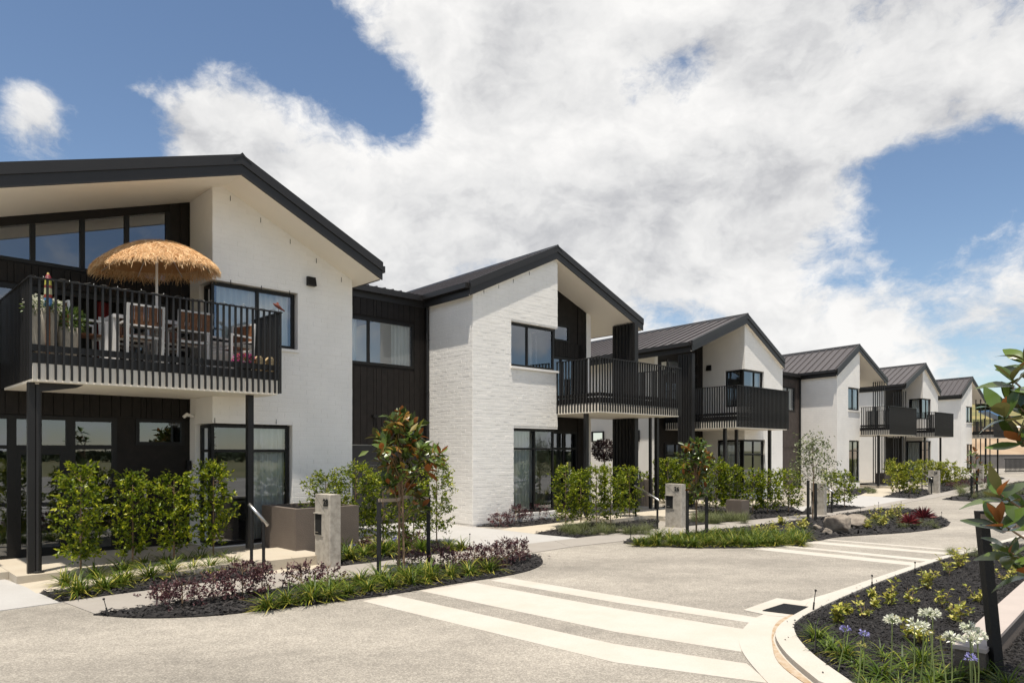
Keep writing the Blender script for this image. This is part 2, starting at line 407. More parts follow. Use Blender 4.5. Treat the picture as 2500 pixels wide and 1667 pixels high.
# ramp, porch slabs
mb = MB(); mb.box(F1, -2.99, 0.9, -.95, 1.0, -.03, .11); mb.box(F1, -.29, 0.9, -2.28, -.953, -.03, .152); mb.box(F1, -4.7, -2.993, -.4, 1.0, -.03, .108)
struct('porch_slab', mb, CPORCH)
mb = MB(); mb.hexa([F1(-2.99, -1.87, -.03), F1(-.293, -1.87, -.03), F1(-.293, -.953, -.03), F1(-2.99, -.953, -.03),
                    F1(-2.99, -1.87, .006), F1(-.293, -1.87, .115), F1(-.293, -.953, .115), F1(-2.99, -.953, .006)])
struct('porch_ramp', mb, CPORCH)
mb = MB(); mb.box(F1, -.29, .95, -2.62, -2.283, -.03, .006); struct('porch_step_apron', mb, CPORCH)
sheet('entry_path', gp([(1222, 1293.5), (1305, 1303.5), (1470, 1268), (1530, 1250), (1560, 1241), (1500, 1235), (1420, 1254), (1370, 1262)]), .010, CPORCH)
mb = MB(); mb.box(F2, 3.0, 6.9, -1.9, 1.0, -.03, .12); struct('porch_slab', mb, CPORCH)
for (b0, z) in ((-2.3, .12), (-2.7, .06)):
    mb = MB(); mb.box(F2, 4.6, 6.0, b0, b0 + .4 - .003, -.03, z); struct('porch_step', mb, CPORCH)
sheet('entry_path', gp([(2098, 1209.5), (2155, 1213), (2220, 1194), (2200, 1190), (2140, 1192)]), .010, CPORCH)
mb = MB(); mb.box(F4, 2.9, 6.6, -1.9, 1.0, -.03, .10); struct('porch_slab', mb, CPORCH)
mb = MB(); mb.box(F3, -3.3, .4, -1.6, 1.8, .19, .33); struct('porch_slab', mb, CPORCH)

# kerb and channel round the near bed
kin = [(2080, 1668), (1993, 1606), (1951, 1563.5), (1938, 1534), (1946, 1517), (1985, 1493), (2053, 1461), (2138, 1425), (2223, 1393), (2308, 1364), (2372, 1349), (2420, 1334), (2500, 1312)]
kout = [(1998, 1668), (1925, 1606), (1895, 1563), (1897, 1538), (1921, 1516), (1966, 1490), (2040, 1452), (2095, 1428), (2231, 1383), (2320, 1355.5), (2376, 1343), (2420, 1329), (2500, 1307)]
cho = [(1874, 1668), (1827, 1614), (1806, 1576), (1810, 1542), (1840, 1512), (1866, 1500), (1960, 1466), (2030, 1447), (2226, 1381.5), (2317, 1354), (2374, 1342), (2419, 1328), (2499, 1306)]
near_in = [(1.42, 2.2), (2.1, 2.0)]
def ribbon(A, B, za, zb, base=-.04):
    mb = MB()
    for i in range(len(A) - 1):
        mb.hexa([(*A[i], base), (*A[i + 1], base), (*B[i + 1], base), (*B[i], base), (*A[i], za), (*A[i + 1], za), (*B[i + 1], zb), (*B[i], zb)])
    return mb
ki = resample(smooth_line(gp(kin, .06)), 90); ko = resample(smooth_line(gp(kout, .03)), 90); kc = resample(smooth_line(gp(cho)), 90)
ext = lambda P, d: np.vstack([P[:1] + np.array(d), P])
ki, ko, kc = ext(ki, (.9, -2.2)), ext(ko, (.75, -2.3)), ext(kc, (.5, -2.5))
struct('kerb', ribbon(ki, ko, .075, .055), CKERB)
struct('road_channel', ribbon(ko, kc, .005, .010), CBAND)
STAIN = mat('channel_silt', (.32, .21, .11), .9, col2=(.46, .40, .32), vscale=9, detail=6)
ss = ko[1:26] + (kc[1:26] - ko[1:26]) * .06; se = ko[1:26] + (kc[1:26] - ko[1:26]) * (.20 + .10 * np.sin(np.arange(25) * .5))[:, None]
struct('channel_silt_stain', ribbon(ss, se, .0125, .0125, -.02), STAIN)

# drain
sheet('drain_surround', gp([(1815, 1490), (1897, 1461), (1975, 1470), (1955, 1492), (1935, 1508), (1880, 1504)]), .011, CBAND)
GRATE = mat('cast_iron', (.022, .023, .025), .5, metal=.6)
gq = gp([(1861, 1493), (1914, 1476), (1981, 1485), (1946, 1503.5)])
c0 = np.mean(np.array(gq), 0)
dr = thing('drain_grate', (c0[0], c0[1], .011), 'black iron drain grate set in the concrete beside the kerb', 'drain grate')
q = [np.array(p) for p in gq]
mb = MB(); mb.add([(*p, .0125) for p in q], [(0, 1, 2, 3)]); part('sump', mb, mat('drain_dark', (.004, .004, .004), .9), dr)
mb = MB()
for k in range(4):
    a, b = q[k], q[(k + 1) % 4]; ai, bi = a + (c0 - a) * .07, b + (c0 - b) * .07
    mb.add([(*a, .02), (*b, .02), (*bi, .02), (*ai, .02)], [(0, 1, 2, 3)])
part('grate_frame', mb, GRATE, dr)
for k in range(14):
    t = (k + .5) / 14; w = .018
    a0, a1 = q[0] + (q[1] - q[0]) * (t - w), q[0] + (q[1] - q[0]) * (t + w); b0, b1 = q[3] + (q[2] - q[3]) * (t - w), q[3] + (q[2] - q[3]) * (t + w)
    mb = MB(); mb.hexa([(*a0, .013), (*a1, .013), (*b1, .013), (*b0, .013), (*a0, .019), (*a1, .019), (*b1, .019), (*b0, .019)]); part('grate_bar', mb, GRATE, dr)

# garden beds: soil sheet + bark chips
BARK = mat('bark_chip', (.012, .0105, .011), .8, tint=[(.006, .005, .0055), (.010, .009, .009), (.017, .0145, .014), (.032, .027, .025)])
def inside(pts, X, Y):
    r = np.zeros(len(X), bool); n = len(pts); j = n - 1
    for i in range(n):
        xi, yi = pts[i]; xj, yj = pts[j]
        r ^= ((yi > Y) != (yj > Y)) & (X < (xj - xi) * (Y - yi) / (yj - yi + 1e-12) + xi); j = i
    return r
def quad_cloud(name, V, tints, m, parent=None, L=(0, 0, 0), kind=None, per=4, faces=None):
    """V: (n, per, 3) vertices; faces: list of index tuples inside one item"""
    n = len(V); faces = faces or [tuple(range(per))]
    me = bpy.data.meshes.new(name)
    P = (V - np.array(L)).reshape(-1, 3)
    me.vertices.add(len(P)); me.vertices.foreach_set('co', P.astype(np.float32).ravel())
    idx = np.concatenate([(np.arange(n)[:, None] * per + np.array(f)[None, :]) .reshape(n, -1) for f in faces], axis=1).ravel()
    lens = np.tile(np.array([len(f) for f in faces]), n)
    me.loops.add(len(idx)); me.loops.foreach_set('vertex_index', idx.astype(np.int32))
    me.polygons.add(len(lens)); me.polygons.foreach_set('loop_start', np.r_[0, np.cumsum(lens)[:-1]].astype(np.int32))
    me.polygons.foreach_set('loop_total', lens.astype(np.int32))
    at_ = me.attributes.new('tint', 'FLOAT', 'POINT'); at_.data.foreach_set('value', np.repeat(tints, per).astype(np.float32))
    me.update(calc_edges=True)
    return put(name, me, m, parent, kind=kind)
def bed(pts, z, dens, size=.05, mound=.03):
    pts = [tuple(p) for p in pts]
    s_ = sheet('garden_bed', pts, z, SOIL, .05)
    A = np.array(pts); lo_, hi_ = A.min(0), A.max(0)
    n = int(dens * np.prod(hi_ - lo_)); X = rng.uniform(lo_[0], hi_[0], n); Y = rng.uniform(lo_[1], hi_[1], n)
    k = inside(pts, X, Y); X, Y = X[k], Y[k]; n = len(X)
    sp = rng.random(n) < .05; X = X + sp * rng.normal(0, .07, n); Y = Y + sp * rng.normal(0, .07, n)
    th = rng.uniform(0, 2 * np.pi, n); L = size * rng.uniform(.5, 1.6, n); W = L * rng.uniform(.2, .5, n); tl = rng.normal(0, .25, n); t2 = rng.normal(0, .35, n)
    d = np.stack([np.cos(th) * np.cos(tl), np.sin(th) * np.cos(tl), np.sin(tl)], 1)
    s = np.stack([-np.sin(th) * np.cos(t2), np.cos(th) * np.cos(t2), np.sin(t2)], 1)
    c = np.stack([X, Y, z + rng.uniform(.004, .004 + mound, n)], 1)
    nn = np.cross(d, s) * (W * .25)[:, None]
    V = np.stack([c - d * L[:, None] / 2 - s * W[:, None] / 2, c + d * L[:, None] / 2 - s * W[:, None] * .3, c + d * L[:, None] * .45 + s * W[:, None] / 2, c - d * L[:, None] * .4 + s * W[:, None] / 2, c + nn + d * L[:, None] * .05], 1)
    quad_cloud('bark_mulch', V, rng.random(n) ** 1.6, BARK, s_, kind='stuff', per=5, faces=[(0, 1, 4), (1, 2, 4), (2, 3, 4), (3, 0, 4)])
    return pts
bedA = bed([F1.xy(-2.91, -1.873), F1.xy(-.35, -1.873), F1.xy(-.35, -2.6), F1.xy(-2.86, -2.68)], .014, 700)
bed1_px = [(234, 1500), (250, 1502.5), (351, 1509), (510, 1504), (659, 1488), (797, 1472), (957, 1451), (1116, 1424), (1222, 1408), (1286, 1394.6), (1319, 1381), (1325, 1369), (1313, 1359.5), (1286, 1354.5), (1222, 1362.5), (1050, 1386), (900, 1408), (720, 1432), (500, 1462), (330, 1487)]
bed1 = bed(smooth_line(gp(bed1_px), 4, True), .016, 700)
bedB = bed(gp([(828, 1383.5), (1155, 1341.5), (1090, 1325), (1010, 1318), (960, 1322), (850, 1340), (790, 1352), (800, 1368)]), .014, 500)
bedC = bed(gp([(1305, 1303.5), (1412, 1313.5), (1600, 1290), (1610, 1272), (1560, 1258), (1530, 1250), (1470, 1268)]), .016, 300, .06)
bedH2 = bed([F2.xy(.1, -.02), F2.xy(3.0, -.02), F2.xy(3.0, -.75), F2.xy(.75, -.85)], .016, 300, .06)
bedD = bed(gp([(1676, 1284.5), (1972, 1255.5), (1930, 1238), (1850, 1228), (1780, 1222), (1640, 1226), (1615, 1240), (1640, 1262)]), .014, 200, .07)
bed2_px = [(1525.5, 1322), (1585, 1332), (1670, 1337), (1755, 1338), (1840, 1336), (1946, 1325), (2010, 1318), (2053, 1310.5), (2223, 1299), (2300, 1288), (2317, 1278), (2300, 1265), (2250, 1250), (2205, 1241), (2112, 1248), (2010, 1263), (1880, 1280), (1700, 1300)]
bed2 = bed(smooth_line(gp(bed2_px), 4, True), .016, 160, .08)
bedE = bed(gp([(2155, 1213.5), (2235, 1217), (2272, 1207), (2262, 1195), (2222, 1192)]), .014, 60, .1)
bedF = bed(gp([(2298, 1203), (2397, 1181), (2455, 1168), (2420, 1160), (2330, 1172), (2270, 1180), (2285, 1195)]), .014, 40, .1)
bedG = bed(gp([(2300, 1219), (2350, 1223), (2440, 1226), (2560, 1228), (2600, 1180), (2490, 1175), (2420, 1190)]), .014, 40, .1)
bedH = bed(gp([(1945, 1257.5), (2000, 1255), (2115, 1239), (2040, 1232), (1990, 1231)]), .016, 60, .1)
bedR_pts = [tuple(p) for p in ki[:-8]] + [(10.5, 10.5), (7.6, 7.3), (5.2, 4.4), (4.6, 2.6), (4.4, 1.2)]
bedR = bed(bedR_pts, .045, 3200, .026, .03)
bedI = bed(gp([(2075, 1206), (2095, 1209), (2140, 1195), (2120, 1190), (2060, 1196)]), .014, 60, .1)
# ------------------------------------------------------------------ house building blocks
def lerp_roof(roof):
    (aL, zL), (ar, zr), (aR, zR) = roof
    def f(a): return zL + (zr - zL) * (a - aL) / (ar - aL) if a <= ar else zr + (zR - zr) * (a - ar) / (aR - ar)
    return f
def wall_cells(mb, F, a0, a1, z0, zt, b0, b1, holes=(), breaks=()):
    cuts = sorted({a0, a1} | {x for h in holes for x in h[:2] if a0 < x < a1} | {x for x in breaks if a0 < x < a1})
    for p, q in zip(cuts[:-1], cuts[1:]):
        mid = (p + q) / 2; z = z0
        for h in sorted([h for h in holes if h[0] <= mid <= h[1]], key=lambda h: h[2]):
            if h[2] > z + .005: mb.prism(F, [(p, z), (q, z), (q, h[2]), (p, h[2])], b0, b1)
            z = h[3]
        if zt(mid) > z + .01: mb.prism(F, [(p, z), (q, z), (q, zt(q)), (p, zt(p))], b0, b1)
    return mb
def unit_brick():
    c = .045
    v = [(-.5, 0, -.5), (.5, 0, -.5), (.5, 0, .5), (-.5, 0, .5), (-.5, -.6, -.5), (.5, -.6, -.5), (.5, -.6, .5), (-.5, -.6, .5),
         (-.5 + c * .4, -1, -.5 + c * 1.6), (.5 - c * .4, -1, -.5 + c * 1.6), (.5 - c * .4, -1, .5 - c * 1.6), (-.5 + c * .4, -1, .5 - c * 1.6)]
    f = [(4, 5, 1, 0), (5, 6, 2, 1), (6, 7, 3, 2), (7, 4, 0, 3), (8, 9, 5, 4), (9, 10, 6, 5), (10, 11, 7, 6), (11, 8, 4, 7), (11, 10, 9, 8)]
    me = bpy.data.meshes.new('brick'); me.from_pydata(v, [], [tuple(reversed(x)) for x in f]); me.materials.append(BRICK); return me
BRICK_ME = unit_brick()
def brickwork(F, a0, a1, z0, zt, parent, holes=(), maxparts=300, L=.300, H=.088, joint=.002):
    items = []
    r = 0; z = z0
    while z < 9:
        off = (r % 2) * L * .5 + (r * 7 % 5) * .006
        a = a0 - off
        while a < a1:
            segs = [(max(a, a0), min(a + L, a1))]
            for h in holes:
                if z + H * .9 > h[2] and z + H * .1 < h[3]:
                    ns = []
                    for p, q in segs:
                        if q <= h[0] or p >= h[1]: ns.append((p, q)); continue
                        if p < h[0]: ns.append((p, h[0]))
                        if q > h[1]: ns.append((h[1], q))
                    segs = ns
            for p, q in segs:
                if q - p > .03 and min(zt(p), zt(q)) > z + H * .8: items.append(((p + q) / 2, z + H / 2, q - p - joint))
            a += L
        z += H; r += 1
    L0 = world_loc(parent); rot = F.rot()
    def dist(it): x, y, zz_ = F(it[0], 0, it[1]); return x * x + y * y + (zz_ - HC) ** 2
    items.sort(key=dist)
    rest = MB(); bv = [v.co for v in BRICK_ME.vertices]; bf = [tuple(p.vertices) for p in BRICK_ME.polygons]
    for i, (a, z, w) in enumerate(items):
        pr = (.0045 if parent.parent and 'nearest' in parent.parent['label'] else .0065) + rng.uniform(-.001, .0015); ja = rng.uniform(-.003, .003); jz = rng.uniform(-.0022, .0022)
        p = Vector(F(a + ja, .001, z + jz)); tw = rot + rng.normal(0, .006)
        if i < maxparts:
            o = bpy.data.objects.new('brick', BRICK_ME); COL.objects.link(o); o.parent = parent
            o.location = p - L0; o.rotation_euler = (0, rng.normal(0, .004), tw); o.scale = (w, pr, H - joint)
        else:
            c, s = math.cos(tw), math.sin(tw)
            rest.add([(p.x + v.x * w * c - v.y * pr * s, p.y + v.x * w * s + v.y * pr * c, p.z + v.z * (H - joint)) for v in bv], bf)
    if rest.v: part('brickwork', rest, BRICK, parent, kind='stuff', uv=False)
def boards(parent, F, a0, a1, z0, zt, b, m=None, widths=(.09, .145, .145, .18), holes=(), th=.02, name='cladding_board'):
    a = a0
    while a < a1 - .02:
        w = random.choice(widths); q = min(a + w, a1)
        p1, q1 = a + .005, q - .005; mid = (p1 + q1) / 2; z = z0
        zs = []
        for h in sorted([h for h in holes if h[0] - .02 < mid < h[1] + .02], key=lambda h: h[2]):
            if h[2] > z + .02: zs.append((z, h[2], h[2]))
            z = h[3]
        zs.append((z, zt(p1), zt(q1)))
        for (s0, t0, t1) in zs:
            if max(t0, t1) > s0 + .02:
                mb = MB(); mb.prism(F, [(p1, s0), (q1, s0), (q1, max(t1, s0 + .01)), (p1, max(t0, s0 + .01))], b - th, b)
                part(name, mb, m or CLAD, parent)
        a = q
def window(parent, F, a0, a1, z0, z1, b, cols=(), rows=(), fw=.05, dep=.07, extra=()):
    mb = MB()
    mb.box(F, a0, a1, b, b + dep, z0, z0 + fw); mb.box(F, a0, a1, b, b + dep, z1 - fw, z1)
    mb.box(F, a0, a0 + fw, b, b + dep, z0 + fw, z1 - fw); mb.box(F, a1 - fw, a1, b, b + dep, z0 + fw, z1 - fw)
    for c in cols: mb.box(F, c - fw / 2, c + fw / 2, b + .003, b + dep - .003, z0 + fw, z1 - fw)
    xs = [a0 + fw / 2, *cols, a1 - fw / 2]
    for r in rows:
        for p, q in zip(xs[:-1], xs[1:]): mb.box(F, p + fw / 2, q - fw / 2, b + .005, b + dep - .005, r - fw / 2, r + fw / 2)
    for (p, q, s, t) in extra: mb.box(F, p, q, b - .004, b + dep - .01, s, t)
    o = part('window', mb, FRAME, parent)
    zs = [z0 + fw / 2, *rows, z1 - fw / 2]
    for p, q in zip(xs[:-1], xs[1:]):
        for s, t in zip(zs[:-1], zs[1:]):
            pm = MB(); pm.add([F(p + fw / 2 - .004, b + .03, s + fw / 2 - .004), F(q - fw / 2 + .004, b + .03, s + fw / 2 - .004), F(q - fw / 2 + .004, b + .03, t - fw / 2 + .004), F(p + fw / 2 - .004, b + .03, t - fw / 2 + .004)], [(0, 1, 2, 3)])
            part('pane', pm, GLASS, o)
    return o
def curtain(F, a0, a1, z0, z1, b, label, m=None, pitch=.11, amp=.028):
    n = max(8, int((a1 - a0) / .012)); mb = MB(); vs = []; ph = random.random() * 6
    for zi in range(5):
        z = z0 + (z1 - z0) * zi / 4
        for i in range(n + 1):
            a = a0 + (a1 - a0) * i / n
            w = amp * math.sin(2 * math.pi * a / pitch + ph + .6 * math.sin(a * 5.1 + zi * .3)) + amp * .4 * math.sin(a * 23 + zi * .2)
            vs.append(F(a, b + w, z))
    mb.add(vs, [(zi * (n + 1) + i, zi * (n + 1) + i + 1, (zi + 1) * (n + 1) + i + 1, (zi + 1) * (n + 1) + i) for zi in range(4) for i in range(n)])
    c = F((a0 + a1) / 2, b, z0)
    return single('curtain', mb, m or CURT, c, label, 'curtain', smooth=True)

def roof_parts(root, F, roof, vb, depth, ft=.30, ribs=True, rib_sides=('L', 'R'), ov=.0, gutter=('L', 'R'), gut0=.0):
    (aL, zL), (ar, zr), (aR, zR) = roof
    mb = MB(); mb.prism(F, [(aL, zL - .06), (ar, zr - .06), (ar, zr), (aL, zL)], vb + .004, depth); mb.prism(F, [(ar, zr - .06), (aR, zR - .06), (aR, zR), (ar, zr)], vb + .004, depth)
    rf = part('roof', mb, ROOFM, root)
    if ribs:
        pitch = .40
        for sd_ in rib_sides:
            p, q = ((aL, zL), (ar, zr)) if sd_ == 'L' else ((aR, zR), (ar, zr))
            b = vb + .16; first = None
            while b < depth - .05:
                if first is None:
                    m_ = MB(); m_.prism(F, [(p[0], p[1] + .001), (q[0], q[1] + .001), (q[0], q[1] + .042), (p[0], p[1] + .042)] if sd_ == 'L' else [(q[0], q[1] + .001), (p[0], p[1] + .001), (p[0], p[1] + .042), (q[0], q[1] + .042)], b, b + .035)
                    first = part('roof_rib', m_, ROOFM, rf); b0 = b
                else:
                    o = first.copy(); COL.objects.link(o); dv = F.g * (b - b0); o.location = (dv.x, dv.y, 0); 
                b += pitch
    mb = MB(); mb.prism(F, [(ar - .16, zr - .045 - .16 * .4 + .03), (ar, zr + .075), (ar + .16, zr - .045 - .16 * .4 + .03), (ar, zr + .02)], vb - .03, depth)
    part('ridge_cap', mb, FASC, rf)
    mb = MB()
    mb.prism(F, [(aL + .02, zL - ft + .01), (ar, zr - ft + .01), (ar, zr - ft + .03), (aL + .02, zL - ft + .03)], vb + .034, depth)
    mb.prism(F, [(ar, zr - ft + .01), (aR - .02, zR - ft + .01), (aR - .02, zR - ft + .03), (ar, zr - ft + .03)], vb + .034, depth)
    part('soffit', mb, SOFFIT, root)
    # barge boards: a deep lower board and a capping flashing proud of it
    for (p, q) in (((aL, zL), (ar, zr)), ((ar, zr), (aR, zR))):
        mb = MB(); mb.prism(F, [(p[0], p[1] - ft), (q[0], q[1] - ft), (q[0], q[1] - .115), (p[0], p[1] - .115)], vb, vb + .03)
        bb = part('barge_board', mb, FASC, root)
        mb = MB(); mb.prism(F, [(p[0], p[1] - .118), (q[0], q[1] - .118), (q[0], q[1] + .05), (p[0], p[1] + .05)], vb - .022, vb + .06)
        part('barge_flashing', mb, FASC, bb)
    for sd_ in gutter:
        a, z, s = (aL, zL, -1) if sd_ == 'L' else (aR, zR, 1)
        mb = MB(); x0, x1 = sorted((a - s * .01, a + s * .11)); mb.box(F, x0, x1, vb + .07 + gut0, depth, z - .12, z + .005)
        g_ = part('gutter', mb, FASC, root)
        mb = MB(); x0, x1 = sorted((a - s * .03, a - s * .012)); mb.box(F, x0, x1, vb + .07, depth, z - ft, z - .07)
        part('fascia', mb, FASC, g_)
    return rf

def bar_mesh(F, along, w, d, h):
    u = F.e if along == 'a' else F.g; v = Vector((-u.y, u.x))
    vs = []
    for z in (0, h):
        for su, sv in ((-1, -1), (1, -1), (1, 1), (-1, 1)):
            p = u * (su * w / 2) + v * (sv * d / 2); vs.append((p.x, p.y, z))
    mb = MB(); mb.hexa(vs); return mb.mesh('baluster')
def bars(parent, F, pts, along, w, d, z0, h, m, name='baluster'):
    me = bar_mesh(F, along, w, d, h); L = world_loc(parent)
    for (a, b) in pts:
        p = Vector(F(a, b, z0)); put(name, me, m, parent, loc=p - L)
def balcony(root, F, c0, c1, cb, bl, br, z0, zr, sides=('L', 'R'), pitch=.097):
    """deck with white fascia, dark channel, toe band, full-height bars and rail; bl/br = how far the left/right side runs back"""
    bk = max(bl, br)
    mb = MB(); mb.box(F, c0 + .05, c1 - .05, cb + .05, bk, z0, z0 + .245)
    bo = part('balcony', mb, SOFFIT, root)
    mb = MB(); t = .04
    for (za, zb) in ((z0 + .247, z0 + .385), (z0 + .41, z0 + .50)):
        mb.box(F, c0 + .042, c1 - .042, cb + .042, cb + .042 + t, za, zb)
        mb.box(F, c0 + .042, c0 + .042 + t, cb + .042 + t, bl, za, zb); mb.box(F, c1 - .042 - t, c1 - .042, cb + .042 + t, br, za, zb)
    part('edge_channel', mb, CHAR, bo)
    mb = MB(); mb.box(F, c0 + .085, c1 - .085, cb + .085, bk, z0 + .30, z0 + .375); part('deck', mb, mat('deck_tile', (.28, .26, .24), .7), bo)
    mb = MB(); mb.box(F, c0 - .012, c1 + .012, cb - .012, cb + .045, zr - .018, zr)
    mb.box(F, c0 - .012, c0 + .045, cb + .045, bl, zr - .018, zr); mb.box(F, c1 - .045, c1 + .012, cb + .045, br, zr - .018, zr)
    part('rail', mb, CHAR, bo)
    h = zr - .018 - z0 - .025
    n = int(round((c1 - c0) / pitch)); bars(bo, F, [(c0 + .017 + (c1 - c0 - .034) * i / n, cb + .017) for i in range(n + 1)], 'a', .027, .036, z0 + .025, h, CHAR)
    for s_, a, bb in (('L', c0 + .017, bl), ('R', c1 - .017, br)):
        if s_ not in sides: continue
        n = int((bb - cb) / pitch); bars(bo, F, [(a, cb + .017 + pitch * (i + 1)) for i in range(n)], 'b', .027, .036, z0 + .025, h, CHAR)
    return bo
def post(root, F, a, b, z0, z1, w=.10, m=None, name='post'):
    mb = MB(); mb.box(F, a - w / 2, a + w / 2, b - w / 2, b + w / 2, z0, z1); return part(name, mb, m or CHAR, root)
def pipe(root, pts, r=.04, name='downpipe'):
    mb = MB(); mb.tube(pts, r, 10); o = part(name, mb, CHAR, root, smooth=False)
    return o
def vent(root, F, a, z, b, s=.17):
    mb = MB(); mb.prism(Frame(F.xy(a, b), F.g, F.e, F.dz), [(-.10, z - s / 2), (.0, z - s / 2), (.0, z + s / 2), (-.055, z + s / 2)], -s / 2, s / 2)
    return part('vent_hood', mb, FRAME, root)

def house(F, mir, w, rb, vb, roof, zlo, label, depth=9.5, side_len=6.0, recess_w=3.3, brick_real=False, holes=(), side_holes=(), ft=.30, wallm=None, gutter=('L', 'R'), rib_sides=('L', 'R'), zoff=0.0):
    """mir=+1: white wall at the right of the recess, -1: at its left"""
    root = thing('townhouse', F(0, 0, -F.dz), label, 'house', 'white gabled townhouses in the terrace')
    rz = lerp_roof(roof); zt = lambda a: rz(a) - ft + .012; ar = roof[1][0]
    wm = wallm or (WALLW if brick_real else WALLB)
    mb = wall_cells(MB(), F, 0, w, zlo, zt, 0, .20, holes, (ar,))
    wall = part('wall', mb, wm, root)
    a_in = 0 if mir > 0 else w            # inner corner (recess side)
    a_out = w if mir > 0 else 0
    s0, s1 = (a_out - .2, a_out) if mir > 0 else (0, .2)
    mb = MB(); mb.box(F, s0, s1, .2, depth, zlo, rz(a_out) - ft + .03); part('side_wall', mb, wm, root)
    # reveal from the white wall back to the recessed wall
    Fs = F.side(a_in + (.0 if mir > 0 else -.2))
    mb = wall_cells(MB(), Fs, .2, rb + .02, zlo, lambda b: zt(a_in), 0, .2, side_holes); part('reveal_wall', mb, RENDER_W if not brick_real else WALLW, root)
    r0, r1 = (-recess_w, 0) if mir > 0 else (w, w + recess_w)
    # far side wall, back wall, upper floor
    aa = r0 if mir > 0 else r1
    mb = MB(); mb.box(F, aa - .1, aa + .1, rb, depth, zlo, rz(aa) - ft + .03); far = part('party_wall', mb, RENDER_W, root)
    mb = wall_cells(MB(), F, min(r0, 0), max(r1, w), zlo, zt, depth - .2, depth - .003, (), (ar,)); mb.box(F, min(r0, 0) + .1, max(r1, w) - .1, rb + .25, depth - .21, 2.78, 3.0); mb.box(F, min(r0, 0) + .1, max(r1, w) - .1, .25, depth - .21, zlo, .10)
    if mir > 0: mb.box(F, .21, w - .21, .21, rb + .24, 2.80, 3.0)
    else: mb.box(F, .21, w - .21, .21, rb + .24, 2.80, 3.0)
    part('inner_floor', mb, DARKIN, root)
    roof_parts(root, F, roof, vb, depth, ft, gutter=gutter, rib_sides=rib_sides)
    if brick_real: brickwork(F, 0, w, zlo + .10, zt, wall, holes)
    return root, rz, zt, (r0, r1)

# ------------------------------------------------------------------ house one (nearest, left)
az = F1.az
ru1 = [(-3.75, 5.44), (.18, 6.70), (2.98, 5.41)]
h_up = (0.0, 1.60, 3.70, 4.77); h_lo = (0.0, 1.49, .12, 2.28)
b_up = F1.b_of(486, 0); b_lo = min(.95, F1.b_of(477, 0))
H1, rz1, zt1, _ = house(F1, 1, 2.78, 1.03, -.78, ru1, -.05, 'nearest white brick townhouse with straw parasol and outdoor furniture on its balcony', recess_w=4.4,
                        brick_real=True, holes=(h_up, h_lo), side_holes=((.2, b_up, 3.70, 4.77), (.2, b_lo, .12, 2.28)), ft=.29, gutter=('R',), rib_sides=('R',))
window(H1, F1, .02, 1.58, 3.72, 4.75, .10, cols=(.86,)); window(H1, F1, .02, 1.47, .14, 2.26, .10, cols=(.72,), rows=(1.80,))
S1 = F1.side(0.0)
window(H1, S1, .18, b_up - .01, 3.72, 4.75, .08); window(H1, S1, .18, b_lo - .01, .14, 2.26, .08, rows=(1.80,))
mb = MB(); mb.box(F1, 0, 1.62, -.04, .1, 3.645, 3.697); part('sill', mb, WALLW, H1)
curtain(F1, .12, 1.52, 3.75, 4.72, .21, 'pale sheer curtain filling the corner window behind the bird ornament')
curtain(F1, .78, 1.44, .15, 2.22, .21, 'sheer curtain in the ground floor corner window beside the balcony post')
# recessed wall: cladding with glazing
rb = 1.03
def rect(u0, u1, v0, v1, F=F1, b=1.03):
    a0, za = F.az(u0, (v0 + v1) / 2, b); a1, _ = F.az(u1, (v0 + v1) / 2, b)
    d = (F.O + F.g * b + F.e * ((a0 + a1) / 2)).y
    return a0, a1, hz(v1, d) - F.dz, hz(v0, d) - F.dz
hol = [(-4.4, -1.22, .10, 2.36), (-.92, -.10, .10, 2.36), (-3.2, -.38, 4.93, 5.9), (-3.2, -.38, 3.10, 4.42)]
zr1 = lambda a: rz1(a) - .285
mb = wall_cells(MB(), F1, -4.4, 0.0, -.05, lambda a: rz1(a) - .28, rb + .02, rb + .2, [(-4.4, -1.22, .10, 2.36), (-.92, -.10, .10, 2.36), (-3.15, -.38, 3.10, 4.42)], ())
# keep the clerestory open: rebuild the wall in three bands
mb = wall_cells(MB(), F1, -4.4, 0.0, -.05, lambda a: 4.78, rb + .02, rb + .2, [(-4.4, -1.22, .10, 2.36), (-.92, -.10, .10, 2.36), (-3.15, -.38, 3.10, 4.42)])
mb.prism(F1, [(-.36, 4.78), (0, 4.78), (0, zr1(0)), (-.36, zr1(-.36))], rb + .02, rb + .2)
mb.prism(F1, [(-4.4, 4.78), (-3.2, 4.78), (-3.2, zr1(-3.2)), (-4.4, zr1(-4.4))], rb + .02, rb + .2)
mb.prism(F1, [(-3.2, zr1(-3.2) - .14), (-.36, zr1(-.36) - .14), (-.36, zr1(-.36)), (-3.2, zr1(-3.2))], rb + .02, rb + .2)
rw = part('recessed_wall', mb, CLAD, H1)
boards(rw, F1, -3.2, -.38, 4.45, lambda a: 4.75, rb + .017)
boards(rw, F1, -.36, -.005, 2.75, lambda a: zr1(a) - .02, rb + .017)
boards(rw, F1, -4.4, 0, 2.38, lambda a: 2.75, rb + .017)
# clerestory panes
cl = MB(); cols_ = [-3.18, -2.44, -1.74, -1.06, -.38]
cl.box(F1, -3.2, -.36, rb, rb + .1, 4.78, 4.84)
for c in cols_: cl.prism(F1, [(c - .035, 4.84), (c + .035, 4.84), (c + .035, zr1(c) - .15), (c - .035, zr1(c) - .15)], rb - .002, rb + .1)
cw = part('clerestory_window', cl, FRAME, H1)
for p, q in zip(cols_[:-1], cols_[1:]):
    pm = MB(); pm.add([F1(p + .03, rb + .04, 4.835), F1(q - .03, rb + .04, 4.835), F1(q - .03, rb + .04, zr1(q) - .13), F1(p + .03, rb + .04, zr1(p) - .13)], [(0, 1, 2, 3)]); part('pane', pm, GLASS, cw)
